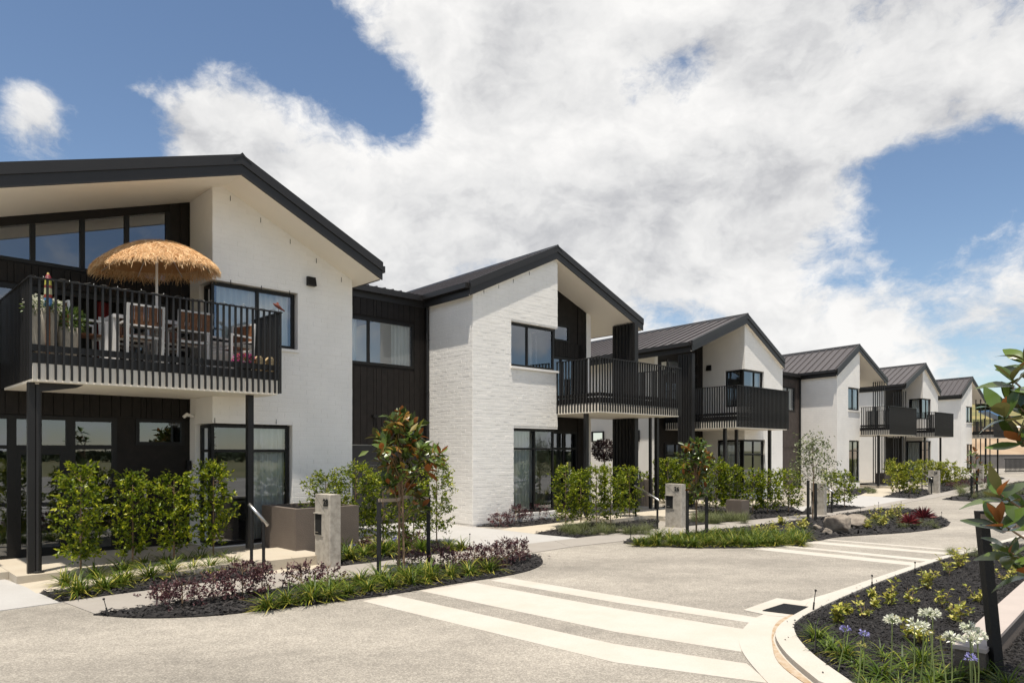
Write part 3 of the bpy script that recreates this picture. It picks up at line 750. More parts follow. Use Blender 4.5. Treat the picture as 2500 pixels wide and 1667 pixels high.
# upper doors: fixed leaf, open gap, leaf
window(H1, F1, -3.15, -2.42, 3.10, 4.42, rb, fw=.07); window(H1, F1, -1.02, -.38, 3.10, 4.42, rb, fw=.07)
mb = MB(); mb.box(F1, -2.42, -1.02, rb, rb + .1, 4.34, 4.42); part('door_head', mb, FRAME, H1)
curtain(F1, -1.50, -1.28, 3.12, 4.34, rb + .12, 'dark red drape hanging in the open upper balcony doorway', mat('red_drape', (.16, .012, .010), .9), .07, .03)
# ground floor glazing: transom lights, fixed pane, sliding door
window(H1, F1, -4.4, -2.72, .10, 2.36, rb, cols=(-2.99,), rows=(1.86,), fw=.06)
window(H1, F1, -2.72, -1.92, .10, 2.36, rb, rows=(1.86,), fw=.06, extra=((-2.66, -2.60, .16, 1.84), (-2.06, -1.98, .16, 1.84), (-2.6, -2.06, 1.74, 1.84), (-2.6, -2.06, .14, .24)))
window(H1, F1, -1.92, -1.22, .10, 2.36, rb, rows=(1.86,), fw=.075)
window(H1, F1, -.92, -.10, 1.90, 2.36, rb, fw=.06)
mb = MB(); mb.box(F1, -.92, -.10, rb + .02, rb + .07, .10, 1.90); dro = part('front_door', mb, CLAD, H1)
mb = MB(); mb.box(F1, -.80, -.76, rb - .05, rb + .02, .95, 1.25); part('door_handle', mb, mat('steel', (.5, .5, .5), .3, metal=1.0), dro)
curtain(F1, -4.3, -3.05, .14, 2.3, rb + .13, 'sheer curtain behind the glass at the far left ground floor edge', pitch=.16, amp=.04)
C1R = F1.a_of(688, -1.08)
balcony(H1, F1, -2.87, C1R, -1.08, 1.03, 0.0, 2.745, 4.15)
post(H1, F1, -2.80, -.78, .11, 2.745, .085); post(H1, F1, .35, -.70, .15, 2.745, .10)
mb = MB(); mb.tube([F1(-2.715, -.80, .13), F1(-2.715, -.80, 2.66), F1(-2.715, -.80, 2.72)], .042, 10); mb.lathe(F1(-2.715, -.80, .11), [(.075, 0), (.075, .02), (.05, .03)], 12); part('downpipe', mb, CHAR, H1)
mb = MB(); mb.prism(F1, [(-2.70, 2.743), (-2.70, 2.62), (-2.25, 2.70), (-2.17, 2.743)], -.84, -.76); part('pipe_bracket', mb, CHAR, H1)
vent(H1, F1, 1.86, 5.03, 0)
for (u, v) in ((562, 485), (636, 538), (708, 590), (772, 637), (563, 690), (638, 704), (707, 716), (524, 1026), (674, 1029), (833, 683)):
    a, z = az(u, v, 0); mb = MB(); mb.box(F1, a - .0028, a + .0028, -.013, .0, z - .045, z + .045); part('weep_vent', mb, FRAME, H1)
a, z = az(470, 1010, 1.0)
mb = MB(); mb.tube([F1(-.02, .80, 2.42), F1(-.14, .80, 2.45), F1(-.20, .80, 2.40)], [.02, .035, .03], 8); part('wall_lamp', mb, WALLW, H1)
mb = MB(); mb.box(F1, -.09, -.02, .92, 1.0, 1.45, 1.62); part('wall_lamp', mb, FRAME, H1)
# neighbour's white corner that shows at the far left under the eave
mb = MB(); mb.box(F1, -4.62, -4.05, -.55, .9, 5.02, 5.30); part('white_beam', mb, RENDER_W, H1)

# ------------------------------------------------------------------ link between house one and two (belongs to house two)
ru2 = [(-.15, 5.73), (2.86, 7.14), (6.68, 5.70)]
h2_up = (1.26, 2.97, 3.91, 5.03); h2_lo = (1.35, 2.97, .22, 2.37)
H2, rz2, zt2, _ = house(F2, -1, 2.97, 1.03, -.10, ru2, -.05, 'second white brick townhouse, its dark balcony jutting over a hedge of young shrubs', recess_w=2.45, brick_real=True,
                        holes=(h2_up, h2_lo), side_holes=((.2, .9, 3.91, 5.03), (.2, .9, .22, 2.37)), ft=.30)
brickwork(F2.side(0).__class__(F2.O, -F2.g, F2.e), -1.92, 0.0, .05, lambda b: 5.43, H2.children[1])
window(H2, F2, 1.28, 2.93, 3.93, 5.01, .10, cols=(1.93,)); window(H2, F2, 1.37, 2.93, .24, 2.35, .10, cols=(2.2,), rows=(1.85,))
S2 = Frame(F2.xy(2.97, 0), F2.g, -F2.e)
window(H2, S2, .18, .88, 3.93, 5.01, .04); window(H2, S2, .18, .88, .24, 2.35, .04, rows=(1.85,))
mb = MB(); mb.box(F2, 1.24, 3.0, -.06, .1, 3.85, 3.905); part('sill', mb, WALLW, H2)
curtain(F2, 1.42, 2.12, .26, 2.3, .21, 'sheer curtain in the second house ground floor window over purple shrubs')
curtain(F2, 1.34, 1.46, 3.96, 4.97, .21, 'narrow curtain edge in the second house upper window')
# recess
mb = wall_cells(MB(), F2, 2.97, 5.32, -.05, lambda a: rz2(a) - .29, 1.05, 1.2, [(3.2, 4.9, 3.1, 4.5), (3.1, 4.9, .12, 2.36), (3.15, 4.55, 4.95, 5.42)])
rw2 = part('recessed_wall', mb, CLAD, H2)
boards(rw2, F2, 2.98, 5.3, 4.52, lambda a: 4.93, 1.047); boards(rw2, F2, 4.92, 5.3, .1, lambda a: rz2(a) - .31, 1.047)
window(H2, F2, 3.2, 4.9, 3.1, 4.5, 1.03, cols=(3.75, 4.2), fw=.07); window(H2, F2, 3.1, 4.9, .12, 2.36, 1.03, cols=(3.7, 4.3), rows=(1.86,), fw=.07); window(H2, F2, 3.15, 4.55, 4.95, 5.42, 1.03, cols=(3.9,), fw=.05)
balcony(H2, F2, 2.92, 6.56, -1.55, 0.0, 1.0, 2.76, 4.14, pitch=.108)
mb = MB(); mb.box(F2, 2.98, 5.25, 0.005, 1.02, 2.77, 3.0); part('inner_deck', mb, SOFFIT, H2)
post(H2, F2, 3.19, -.85, .12, 2.76); post(H2, F2, 6.33, -.85, .12, 2.76); post(H2, F2, 6.33, -.62, .12, 2.76, .07)
def screen(root, F, a, bs, z0, z1, w=.055, d=.14):
    L = world_loc(root); me = bar_mesh(F, 'b', w, d, z1 - z0)
    for b in bs: put('screen_batten', me, CHAR, root, loc=Vector(F(a, b, z0)) - L)
screen(H2, F2, 6.22, [-.15 + .13 * i for i in range(7)], .1, rz2(6.22) - .31, .085, .16)
# link: cladding wall, window, garage door, gutter
LW = Frame(F2.xy(0, 1.92), -F2.e, F2.g)           # its a axis runs left, away from house two
LK = Frame(F2.xy(-4.3, 1.92), F2.e, F2.g)         # a from 0 (behind house one) to 4.3
lh = [(1.55, 3.88, 3.86, 4.98), (.3, 4.1, -.05, 1.95)]
mb = wall_cells(MB(), LK, 0, 4.28, -.05, lambda a: 5.46, .02, .2, lh); lw = part('link_wall', mb, CLAD, H2)
boards(lw, LK, 1.2, 4.26, 1.97, lambda a: 5.44, .017, holes=[(1.5, 3.93, 3.80, 5.04)])
window(H2, LK, 1.55, 3.88, 3.86, 4.98, -.005, cols=(2.55,), fw=.065)
curtain(LK, 1.75, 2.28, 3.9, 4.94, .14, 'sheer curtain at the left of the window in the dark link wall'); curtain(LK, 3.30, 3.80, 3.9, 4.94, .14, 'sheer curtain at the right of the window in the dark link wall')
gd = None
for k in range(4):
    mb = MB(); mb.box(LK, .32, 4.08, .06, .1, .0 + .485 * k, .0 + .485 * (k + 1) - .012)
    if gd is None: gd = part('garage_door', mb, GARAGE, H2)
    else: part('door_panel', mb, GARAGE, gd)
mb = MB(); mb.box(LK, 0, 4.3, -.16, -.03, 5.58, 5.72); mb.box(LK, 0, 4.28, -.02, .018, 5.44, 5.62); part('gutter', mb, FASC, H2)
mb = MB(); mb.hexa([LK(0, -.1, 5.66), LK(4.25, -.1, 5.66), LK(4.25, 5, 6.1), LK(0, 5, 6.1), LK(0, -.1, 5.70), LK(4.25, -.1, 5.70), LK(4.25, 5, 6.14), LK(0, 5, 6.14)])
lr = part('link_roof', mb, ROOFM, H2)
for k in range(18):
    a = .1 + .235 * k; mb = MB(); mb.hexa([LK(a, -.12, 5.70), LK(a + .06, -.12, 5.70), LK(a + .06, 5, 6.14), LK(a, 5, 6.14), LK(a + .015, -.12, 5.755), LK(a + .045, -.12, 5.755), LK(a + .045, 5, 6.19), LK(a + .015, 5, 6.19)]); part('roof_rib', mb, ROOFM, lr)
mb = MB(); mb.tube([F2(-.06, 1.82, 5.5), F2(-.06, 1.82, .05)], .04, 10)
for z in (4.62, 3.3, 2.0, .8): mb.tube([F2(-.06, 1.82, z - .02), F2(-.06, 1.82, z + .02)], .05, 10)
part('downpipe', mb, CHAR, H2)
mb = MB(); mb.box(F2, -.10, -.02, 1.12, 1.20, 1.42, 1.60); part('wall_lamp', mb, FRAME, H2)
mb = MB(); mb.box(LK, 2.62, 2.74, -.12, -.01, 2.60, 2.66); part('wall_lamp', mb, FRAME, H2)
for (u, v) in ((1181, 713), (1217, 700), (1253, 686), (1292, 668)):
    a, z = F2.az(u, v, 0); mb = MB(); mb.box(F2, a - .0028, a + .0028, -.013, 0, z - .045, z + .045); part('weep_vent', mb, FRAME, H2)

# ------------------------------------------------------------------ houses three to six
ru3 = [(-3.55, 5.50), (.0, 6.82), (2.85, 5.46)]
H3, rz3, zt3, _ = house(F3, 1, 2.90, 1.85, -.12, ru3, .22, 'third white townhouse with a solid-looking dark balcony front beside black batten screens', recess_w=3.0,
                        holes=((0, 1.42, 3.6, 4.93), (0, 1.5, .5, 2.42)), side_holes=((.2, .85, 3.6, 4.93), (.2, 1.2, .5, 2.42)))
window(H3, F3, .02, 1.40, 3.62, 4.91, .06, cols=(.8,)); window(H3, F3, .02, 1.48, .52, 2.40, .06, cols=(.75,), rows=(1.9,))
S3 = F3.side(0); window(H3, S3, .18, .83, 3.62, 4.91, .05); window(H3, S3, .18, 1.18, .52, 2.40, .05)
curtain(S3, .3, 1.15, .55, 2.36, .22, 'sheer curtain in the third house ground floor side window', pitch=.14); curtain(F3, .85, 1.38, 3.65, 4.88, .25, 'sheer curtain in the third house upper corner window')
mb = wall_cells(MB(), F3, -2.9, 0, .22, lambda a: rz3(a) - .29, 1.87, 2.0, [(-2.5, -.5, 3.2, 4.5), (-2.5, -.4, .3, 2.3), (-2.3, -.3, 4.75, 5.25)]); rw3 = part('recessed_wall', mb, CLAD, H3)
window(H3, F3, -2.5, -.5, 3.2, 4.5, 1.84, cols=(-1.5,), fw=.07); window(H3, F3, -2.5, -.4, .3, 2.3, 1.84, cols=(-1.8, -1.1), rows=(1.85,), fw=.07); window(H3, F3, -2.3, -.3, 4.75, 5.25, 1.84, cols=(-1.3,))
boards(rw3, F3, -.45, -.01, 2.4, lambda a: rz3(a) - .31, 1.865)
balcony(H3, F3, -2.50, 1.07, -1.20, 1.85, 0.0, 2.75, 4.12)
for a, b in ((-2.3, -.6), (.75, -.6), (-.9, -.2)): post(H3, F3, a, b, .3, 2.75)
screen(H3, F3, -3.42, [-.05 + .105 * i for i in range(6)], .22, 5.15, .07, .13)
vent(H3, Frame(F3.xy(0, 0), -F3.g, F3.e, F3.dz), -1.55, 5.10, 0, .20)
# its long white side wall with small windows
PW3 = H3.children
for (u0, u1, z0, z1) in ((1446, 1475, 2.35, 2.75), (1612, 1632, 4.55, 5.1), (1545, 1565, .9, 1.3), (1545, 1562, 2.35, 2.75)):
    b0 = F3.b_of(u1, -3.1); b1 = F3.b_of(u0, -3.1); Fw = F3.side(-3.1)
    window(H3, Fw, min(b0, b1), max(b0, b1), z0, z1, -.06, fw=.05)

ru4 = [(-.15, 5.56), (2.35, 6.93), (5.95, 5.50)]
H4, rz4, zt4, _ = house(F4, -1, 2.60, 1.2, -.10, ru4, -.05, 'fourth white townhouse, a thin tree before its blank side wall', recess_w=2.5, holes=((1.25, 2.6, 3.75, 4.85), (1.35, 2.6, .25, 2.3)))
window(H4, F4, 1.27, 2.57, 3.77, 4.83, .06, cols=(1.9,)); window(H4, F4, 1.37, 2.57, .27, 2.28, .06, cols=(1.95,), rows=(1.8,))
mb = MB(); mb.box(F4, 1.24, 2.63, -.05, .1, 3.69, 3.745); part('sill', mb, RENDER_W, H4)
mb = wall_cells(MB(), F4, 2.6, 5.1, -.05, lambda a: rz4(a) - .29, 1.22, 1.4, [(3.2, 4.8, 3.1, 4.5), (3.1, 4.8, .12, 2.3)]); part('recessed_wall', mb, CLAD, H4)
window(H4, F4, 3.2, 4.8, 3.1, 4.5, 1.19, cols=(4.0,), fw=.07); window(H4, F4, 3.1, 4.8, .12, 2.3, 1.19, cols=(4.0,), rows=(1.8,), fw=.07)
balcony(H4, F4, 2.62, 6.15, -1.55, 0, 1.2, 2.55, 3.93)
for a in (2.9, 5.9): post(H4, F4, a, -.85, .1, 2.55)
screen(H4, F4, 5.45, [-.1 + .12 * i for i in range(6)], .1, rz4(5.45) - .31, .028, .05)
mb = MB(); mb.tube([F4(-.06, 2.0, 5.35), F4(-.06, 2.0, .05)], .045, 8); part('downpipe', mb, CHAR, H4)
LK4 = Frame(F4.xy(-4.0, 2.05), F4.e, F4.g)
mb = wall_cells(MB(), LK4, 0, 4.0, -.05, lambda a: 5.25, .02, .2, [(1.6, 3.45, 3.7, 4.85)]); lw4 = part('link_wall', mb, mat('brown_cladding', (.055, .042, .037), .6, var=.2, vscale=6), H4)
boards(lw4, LK4, 2.3, 3.98, 1.97, lambda a: 5.23, .017, m=MATS['brown_cladding'], holes=[(1.55, 3.5, 3.65, 4.9)])
window(H4, LK4, 1.6, 3.45, 3.7, 4.85, -.005, cols=(2.75,), fw=.065); curtain(LK4, 2.85, 3.3, 3.75, 4.8, .2, 'pale blind in the brown link wall beside the fourth house')
mb = MB(); mb.box(LK4, 0, 4.0, -.18, -.03, 5.36, 5.52); mb.box(LK4, 0, 3.98, -.02, .018, 5.24, 5.44); part('gutter', mb, FASC, H4)
mb = MB(); mb.hexa([LK4(0, -.1, 5.46), LK4(3.95, -.1, 5.46), LK4(3.95, 5, 6.9), LK4(0, 5, 6.9), LK4(0, -.1, 5.50), LK4(3.95, -.1, 5.50), LK4(3.95, 5, 6.94), LK4(0, 5, 6.94)]); part('link_roof', mb, ROOFM, H4)

ru5 = [(-2.95, 5.62), (.2, 7.0), (2.85, 5.52)]
H5, rz5, zt5, _ = house(F5, 1, 2.64, 1.3, -.12, ru5, -.05, 'fifth white townhouse, brown batten screens left of its shaded balcony', recess_w=2.8, holes=((0, 1.4, 3.7, 4.95), (0, 1.4, .2, 2.4)), side_holes=((.2, .9, 3.7, 4.95), (.2, 1.1, .2, 2.4)))
window(H5, F5, .02, 1.38, 3.72, 4.93, .06, cols=(.75,)); window(H5, F5, .02, 1.38, .22, 2.38, .06, cols=(.75,), rows=(1.85,))
S5 = F5.side(0); window(H5, S5, .18, .88, 3.72, 4.93, .05); window(H5, S5, .18, 1.08, .22, 2.38, .05)
curtain(S5, .25, .8, 3.75, 4.9, .25, 'blind in the fifth house upper side window'); curtain(S5, .3, 1.0, .25, 2.3, .25, 'curtain in the fifth house ground floor side window')
mb = wall_cells(MB(), F5, -2.7, 0, -.05, lambda a: rz5(a) - .29, 1.32, 1.5, [(-2.3, -.4, 3.2, 4.5)]); part('recessed_wall', mb, CLAD, H5); window(H5, F5, -2.3, -.4, 3.2, 4.5, 1.29, cols=(-1.3,), fw=.07)
balcony(H5, F5, -2.4, .72, -1.60, 1.3, 0.0, 2.58, 3.97)
for a in (-2.1, .5): post(H5, F5, a, -.9, 0, 2.58)
screen(H5, F5, -2.85, [-.05 + .15 * i for i in range(6)], 0, 5.2, .028, .05)

ru6 = [(-.15, 5.90), (2.1, 7.30), (5.0, 5.75)]
H6, rz6, zt6, _ = house(F6, -1, 2.25, 1.2, -.10, ru6, -.05, 'farthest white townhouse with an open batten screen before the earth bank', recess_w=2.0, holes=((1.0, 2.25, 3.9, 5.1), (1.1, 2.25, .2, 2.3)))
window(H6, F6, 1.02, 2.22, 3.92, 5.08, .06, cols=(1.6,)); window(H6, F6, 1.12, 2.22, .22, 2.28, .06, cols=(1.65,), rows=(1.8,))
mb = MB(); mb.box(F6, 1.0, 2.28, -.05, .1, 3.84, 3.895); part('sill', mb, RENDER_W, H6)
balcony(H6, F6, 2.3, 5.6, -1.55, 0, 1.2, 2.75, 4.12)
for a in (2.7, 5.4): post(H6, F6, a, -.85, 0, 2.75)
screen(H6, F6, 4.4, [-.6 + .35 * i for i in range(6)], 0, rz6(4.4) - .31, .045, .07)
# ------------------------------------------------------------------ letterbox pillars, rails, planters
STEEL = mat('brushed_steel', (.55, .53, .50), .28, metal=1.0)
BLACK = mat('black_paint', (.012, .012, .012), .5)
TAUPE = mat('taupe_render', (.135, .108, .088), .85, var=.08, vscale=3, bump=.35, bscale=70)
def text_mesh(s, size):
    cu = bpy.data.curves.new('txt', 'FONT'); cu.body = s; cu.size = size; cu.extrude = .004; cu.resolution_u = 3; cu.offset = .0035
    o = bpy.data.objects.new('txt', cu); COL.objects.link(o)
    dg = bpy.context.evaluated_depsgraph_get(); me = bpy.data.meshes.new_from_object(o.evaluated_get(dg))
    bpy.data.objects.remove(o); bpy.data.curves.remove(cu); return me
def mailbox(x, y, h, F, num, label, w=.46, t=.20):
    """near corner at (x, y); numbered face looks along -e, runs back along +g"""
    root = thing('letterbox_pillar', (x, y, 0), label, 'letterbox', 'concrete letterbox pillars along the footpath')
    Q = Frame((x, y), F.e, F.g)
    mb = MB(); c = .012
    pts = [(c, 0), (w - c, 0), (w, c), (w, t - c), (w - c, t), (c, t), (0, t - c), (0, c)]
    P = [Q.xy(a, b) for b, a in pts]; A = sum(P[i][0] * P[(i + 1) % 8][1] - P[(i + 1) % 8][0] * P[i][1] for i in range(8))
    mb.slab(P if A > 0 else P[::-1], 0, h); part('pillar', mb, CPILLAR, root)
    L = Vector((x, y, 0))
    s = h / 1.1
    # steel mail slot in the left half of the numbered face
    b0, b1, z0, z1 = w * .42, w * .97, .46 * s, .82 * s
    mb = MB(); mb.box(Q, -.012, .0, b0, b1, z0, z1); slot = part('mail_slot', mb, CPILLAR, root)
    mb = MB(); mb.box(Q, -.016, -.012, b0 + .035, b1 - .025, z0 + .02, z1 - .02); part('slot_opening', mb, mat('drain_dark', (.004, .004, .004), .9), slot)
    mb = MB(); mb.box(Q, -.035, -.0165, b0 + .02, b1 + .005, z1 - .02, z1 - .005); part('slot_hood', mb, CPILLAR, slot)
    mb = MB(); mb.tube([Q(-.024, b0 + .12, z0 + .06), Q(-.024, b1 - .05, z0 + .06)], .006, 6); part('handle', mb, STEEL, slot)
    # scored diagonal line
    mb = MB(); mb.add([Q(-.002, w * .98, h - .03), Q(-.002, w * .955, h - .03), Q(-.002, w * .30, .86 * s - .02), Q(-.002, w * .325, .86 * s - .02)], [(0, 1, 2, 3)]); part('score_line', mb, mat('score', (.16, .15, .135), .9), root)
    if not num: return root
    me = text_mesh(num, .15 * s)
    o = put('house_number', me, BLACK, root); o.rotation_euler = (R(90), 0, math.atan2(-Q.g.y, -Q.g.x)); p = Q(-.006, w * .42, .93 * s); o.location = Vector(p) - L
    return root
mailbox(-2.80, 11.01, 1.12, F1, '28', 'concrete letterbox pillar numbered 28 beside the staked magnolia')
x, y = gnd(1663, 1289); mailbox(x, y, 1.02, F2, '26', 'concrete letterbox pillar numbered 26 behind the grassy kerb bed')
x, y = gnd(2292, 1203.4); mailbox(x, y, .96, F4, '24', 'far concrete letterbox pillar numbered 24 by the bright hedge')
x, y = gnd(2012, 1258); mailbox(x, y, .90, F3, '', 'concrete letterbox pillar half hidden by the thin pale tree', .40, .18)
x, y = gnd(2400, 1180); mailbox(x, y, 1.0, F5, '', 'farthest concrete letterbox pillar behind the small staked magnolia', .40, .18)

def handrail(p0, p1, z0, z1, h0, h1, label):
    """two posts and a sloping steel grip; p = ground xy, z = foot height, h = grip height"""
    root = thing('handrail', (p0[0], p0[1], z0), label, 'handrail', 'steel handrails at the entry steps')
    v = Vector(p1) - Vector(p0); d = v.normalized()
    for p, z, h in ((p0, z0, h0), (p1, z1, h1)):
        mb = MB(); mb.tube([(*p, z), (*p, h - .03)], .024, 8); mb.lathe((*p, z), [(.055, 0), (.055, .012), (.03, .02)], 12); part('rail_post', mb, CHAR, root)
    a, b = Vector((*p0, h0)), Vector((*p1, h1)); e = (b - a).normalized()
    mb = MB(); mb.tube([a - e * .06, b + e * .10], .026, 10); part('grip', mb, STEEL, root, smooth=True)
def rail_px(u0, v0, f0, u1, v1, f1, z0, label):
    p0 = gnd(u0, f0, z0); p1 = gnd(u1, f1, 0); handrail(p0, p1, z0, 0, hz(v0, p0[1]), hz(v1, p1[1]), label)
rail_px(614, 1237, 1373, 643.5, 1270, 1398, .152, 'black posted handrail beside the first house step')
rail_px(1552, 1186, 1262, 1605, 1219, 1292, .10, 'steel handrail beside the letterbox numbered 26')
rail_px(2251, 1154, 1196, 2274, 1168, 1206, .06, 'far handrail in front of the letterbox numbered 24')
rail_px(2013, 1188, 1245, 2031, 1199, 1252, .06, 'short handrail behind the thin pale tree')

def planter(F, a0, a1, b0, b1, z0, z1, label, t=.1):
    root = thing('planter_box', F(a0, b0, z0 - F.dz), label, 'planter', 'taupe rendered planters')
    mb = MB(); mb.box(F, a0, a1, b0, b0 + t, z0, z1); mb.box(F, a0, a1, b1 - t, b1, z0, z1); mb.box(F, a0, a0 + t, b0 + t, b1 - t, z0, z1); mb.box(F, a1 - t, a1, b0 + t, b1 - t, z0, z1); part('planter_wall', mb, TAUPE, root)
    mb = MB(); mb.box(F, a0 + t, a1 - t, b0 + t, b1 - t, z0, z1 - .06); part('planter_soil', mb, SOIL, root)
    return root
a, b = F1.inv(*gnd(722, 1345, .15)); planter(F1, a, a + 1.2, b, b + 1.25, .0, .84, 'taupe rendered planter beside the letterbox numbered 28')
a, b = F2.inv(*gnd(1552, 1236, .1)); planter(F2, a, a + .9, b, b + .5, 0, hz(1172, gnd(1552, 1236, .1)[1]), 'dark planter wall under the second house balcony end')
a, b = F3.inv(*gnd(1815, 1263)); planter(F3, a - .1, a + .32, b, b + .5, .22, .22 + .46, 'small taupe planter block in the hedge left of the thin tree')
a, b = F4.inv(*gnd(2160, 1187)); planter(F4, a, a + .9, b, b + .5, 0, .66, 'dark planter block beside the brown batten screen')

# low capped wall at the right edge
wl = thing('garden_wall', (4.2, 6.2, 0), 'low rendered garden wall with pale top beside the near bed', 'wall')
p0, p1 = np.array(gnd(2331, 1572, .27)), np.array(gnd(2500, 1421, .27))
d = (p1 - p0) / np.linalg.norm(p1 - p0); nn = np.array((d[1], -d[0])); Wt = .20
A, B = p0, p0 + d * 9
mb = MB(); mb.hexa([(*A, 0), (*(A + nn * Wt), 0), (*(B + nn * Wt), 0), (*B, 0), (*A, (.24)), (*(A + nn * Wt), (.24)), (*(B + nn * Wt), (.24)), (*B, (.24))]); part('wall_body', mb, TAUPE, wl)
A2, B2 = A - d * .02 - nn * .015, B + d * .02 - nn * .015; W2 = Wt + .03
mb = MB(); mb.hexa([(*A2, (.24)), (*(A2 + nn * W2), (.24)), (*(B2 + nn * W2), (.24)), (*B2, (.24)), (*A2, (.27)), (*(A2 + nn * W2), (.27)), (*(B2 + nn * W2), (.27)), (*B2, (.27))]); part('wall_cap', mb, mat('wall_cap', (.40, .345, .31), .75, var=.05, vscale=3), wl)

# irrigation risers
def riser(u, v, vt, label, z=.02, lean=0.0):
    x, y = gnd(u, v, z); h = (v - vt) / FPX * y
    mb = MB(); mb.tube([(x, y, z), (x + lean * .4 * h, y, z + h * .45)], .009, 6); mb.tube([(x + lean * .4 * h, y, z + h * .45), (x + lean * h, y, z + h)], .0042, 6); mb.lathe((x + lean * h, y, z + h - .015), [(.006, 0), (.013, .008), (.013, .02), (.004, .026)], 8)
    single('irrigation_riser', mb, BLACK, (x, y, z), label, 'sprinkler', 'black irrigation risers in the beds')
for a_ in ((263, 1500, 1461, 'black irrigation riser at the left tip of the front bed', .02, -.25), (688, 1437, 1388, 'leaning black irrigation riser among the purple shrubs', .02, .3), (1147, 1342, 1303, 'black irrigation riser at the driveway end of the letterbox bed'), (1262, 1350, 1312, 'black irrigation riser behind the purple shrubs by the driveway'),
           (1540, 1320, 1283, 'black irrigation riser at the left tip of the grassy kerb bed'), (1985, 1493, 1440, 'black irrigation riser beside the drain grate', .05, .12), (2129, 1432, 1404, 'black irrigation riser on the kerb edge, second from the drain', .05), (2234, 1402, 1372, 'black irrigation riser on the kerb edge, third from the drain', .05),
           (1991, 1600, 1521, 'black irrigation riser in the tuft nearest the kerb corner', .05), (2200, 1243, 1224, 'small black riser by the yellow shrubs of the far island'), (2145, 1252, 1226, 'small black riser left of the far island shrubs'), (2299, 1268, 1250, 'small black riser right of the red spiky plants'), (2101, 1254, 1240, 'small black riser near the boulders')):
    riser(*a_)

# ------------------------------------------------------------------ things on the near balcony
DZ = 3.12
WHITEP = mat('white_powder_coat', (.72, .71, .69), .4)
TEAK = mat('teak_slat', (.20, .085, .035), .55, var=.3, vscale=25)
def local(F, a, b, z0, th):
    """small frame standing at (a,b) of F, turned by th"""
    c, s = math.cos(th), math.sin(th); e = F.e * c + F.g * s; g = -F.e * s + F.g * c
    return Frame(F.xy(a, b), e, g, z0)
def chair(a, b, th, label):
    Q = local(F1, a, b, DZ, th); root = thing('patio_chair', Q(0, 0, 0), label, 'chair', 'patio chairs round the balcony table')
    for sx in (-1, 1):
        mb = MB(); mb.box(Q, sx * .25 - .018, sx * .25 + .018, -.25, -.21, 0, .64); mb.box(Q, sx * .25 - .018, sx * .25 + .018, -.21, .25, .61, .64); part('arm_frame', mb, WHITEP, root)
        mb = MB(); mb.hexa([Q(sx * .25 - .018, .20, 0), Q(sx * .25 + .018, .20, 0), Q(sx * .25 + .018, .24, 0), Q(sx * .25 - .018, .24, 0), Q(sx * .25 - .018, .27, .88), Q(sx * .25 + .018, .27, .88), Q(sx * .25 + .018, .30, .88), Q(sx * .25 - .018, .30, .88)]); part('leg', mb, WHITEP, root)
    mb = MB(); mb.box(Q, -.23, .23, -.24, -.20, .38, .42); mb.box(Q, -.23, .23, .20, .235, .38, .42); part('seat_frame', mb, WHITEP, root)
    for k in range(6):
        mb = MB(); mb.box(Q, -.23, .23, -.20 + .066 * k, -.20 + .066 * k + .056, .415, .435); part('seat_slat', mb, TEAK, root)
    mb = MB(); mb.box(Q, -.232, .232, .245, .27, .55, .575); mb.box(Q, -.232, .232, .27, .295, .85, .88); part('back_frame', mb, WHITEP, root)
    for k in range(7):
        x = -.225 + .065 * k; mb = MB(); mb.hexa([Q(x, .25, .575), Q(x + .055, .25, .575), Q(x + .055, .265, .575), Q(x, .265, .575), Q(x, .273, .85), Q(x + .055, .273, .85), Q(x + .055, .288, .85), Q(x, .288, .85)]); part('back_slat', mb, TEAK, root)
# th = 0: sitter faces -b (the road); the back is at +b
chair(-2.02, -.20, R(95), 'patio chair at the left end of the balcony table')
chair(-1.35, -.62, R(180), 'patio chair with its slatted back to the railing, left of two')
chair(-.62, -.62, R(180), 'patio chair with its slatted back to the railing, right of two')
chair(-1.30, .42, R(5), 'patio chair behind the table, nearer the red drape'); chair(-.60, .42, R(-6), 'patio chair behind the table under the parasol')
chair(.18, -.35, R(-70), 'patio armchair at the right end beside the pink flowers')
tb = thing('patio_table', F1(-.95, -.12, DZ), 'white framed outdoor dining table under the straw parasol', 'table')
for s in (-1, 1):
    mb = MB(); mb.box(F1, -.95 + s * .70 - .04, -.95 + s * .70 + .04, -.50, .26, DZ, DZ + .70); part('leg_panel', mb, WHITEP, tb)
mb = MB(); mb.box(F1, -1.70, -.20, -.54, -.50, DZ + .70, DZ + .755); mb.box(F1, -1.70, -.20, .26, .30, DZ + .70, DZ + .755); mb.box(F1, -1.70, -1.66, -.50, .26, DZ + .70, DZ + .755); mb.box(F1, -.24, -.20, -.50, .26, DZ + .70, DZ + .755); part('top_frame', mb, WHITEP, tb)
for k in range(9):
    mb = MB(); mb.box(F1, -1.655, -.245, -.495 + .0835 * k, -.495 + .0835 * k + .075, DZ + .725, DZ + .75); part('top_slat', mb, TEAK, tb)
mb = MB(); mb.lathe(F1(-.72, -.1, DZ + .757), [(.05, 0), (.10, .015), (.17, .05), (.175, .06), (.16, .052), (.08, .03)], 20); single('dish', mb, mat('dark_dish', (.03, .03, .04), .4), F1(-.72, -.1, DZ + .757), 'dark shallow dish on the balcony table beside the parasol pole', 'dish', smooth=True)
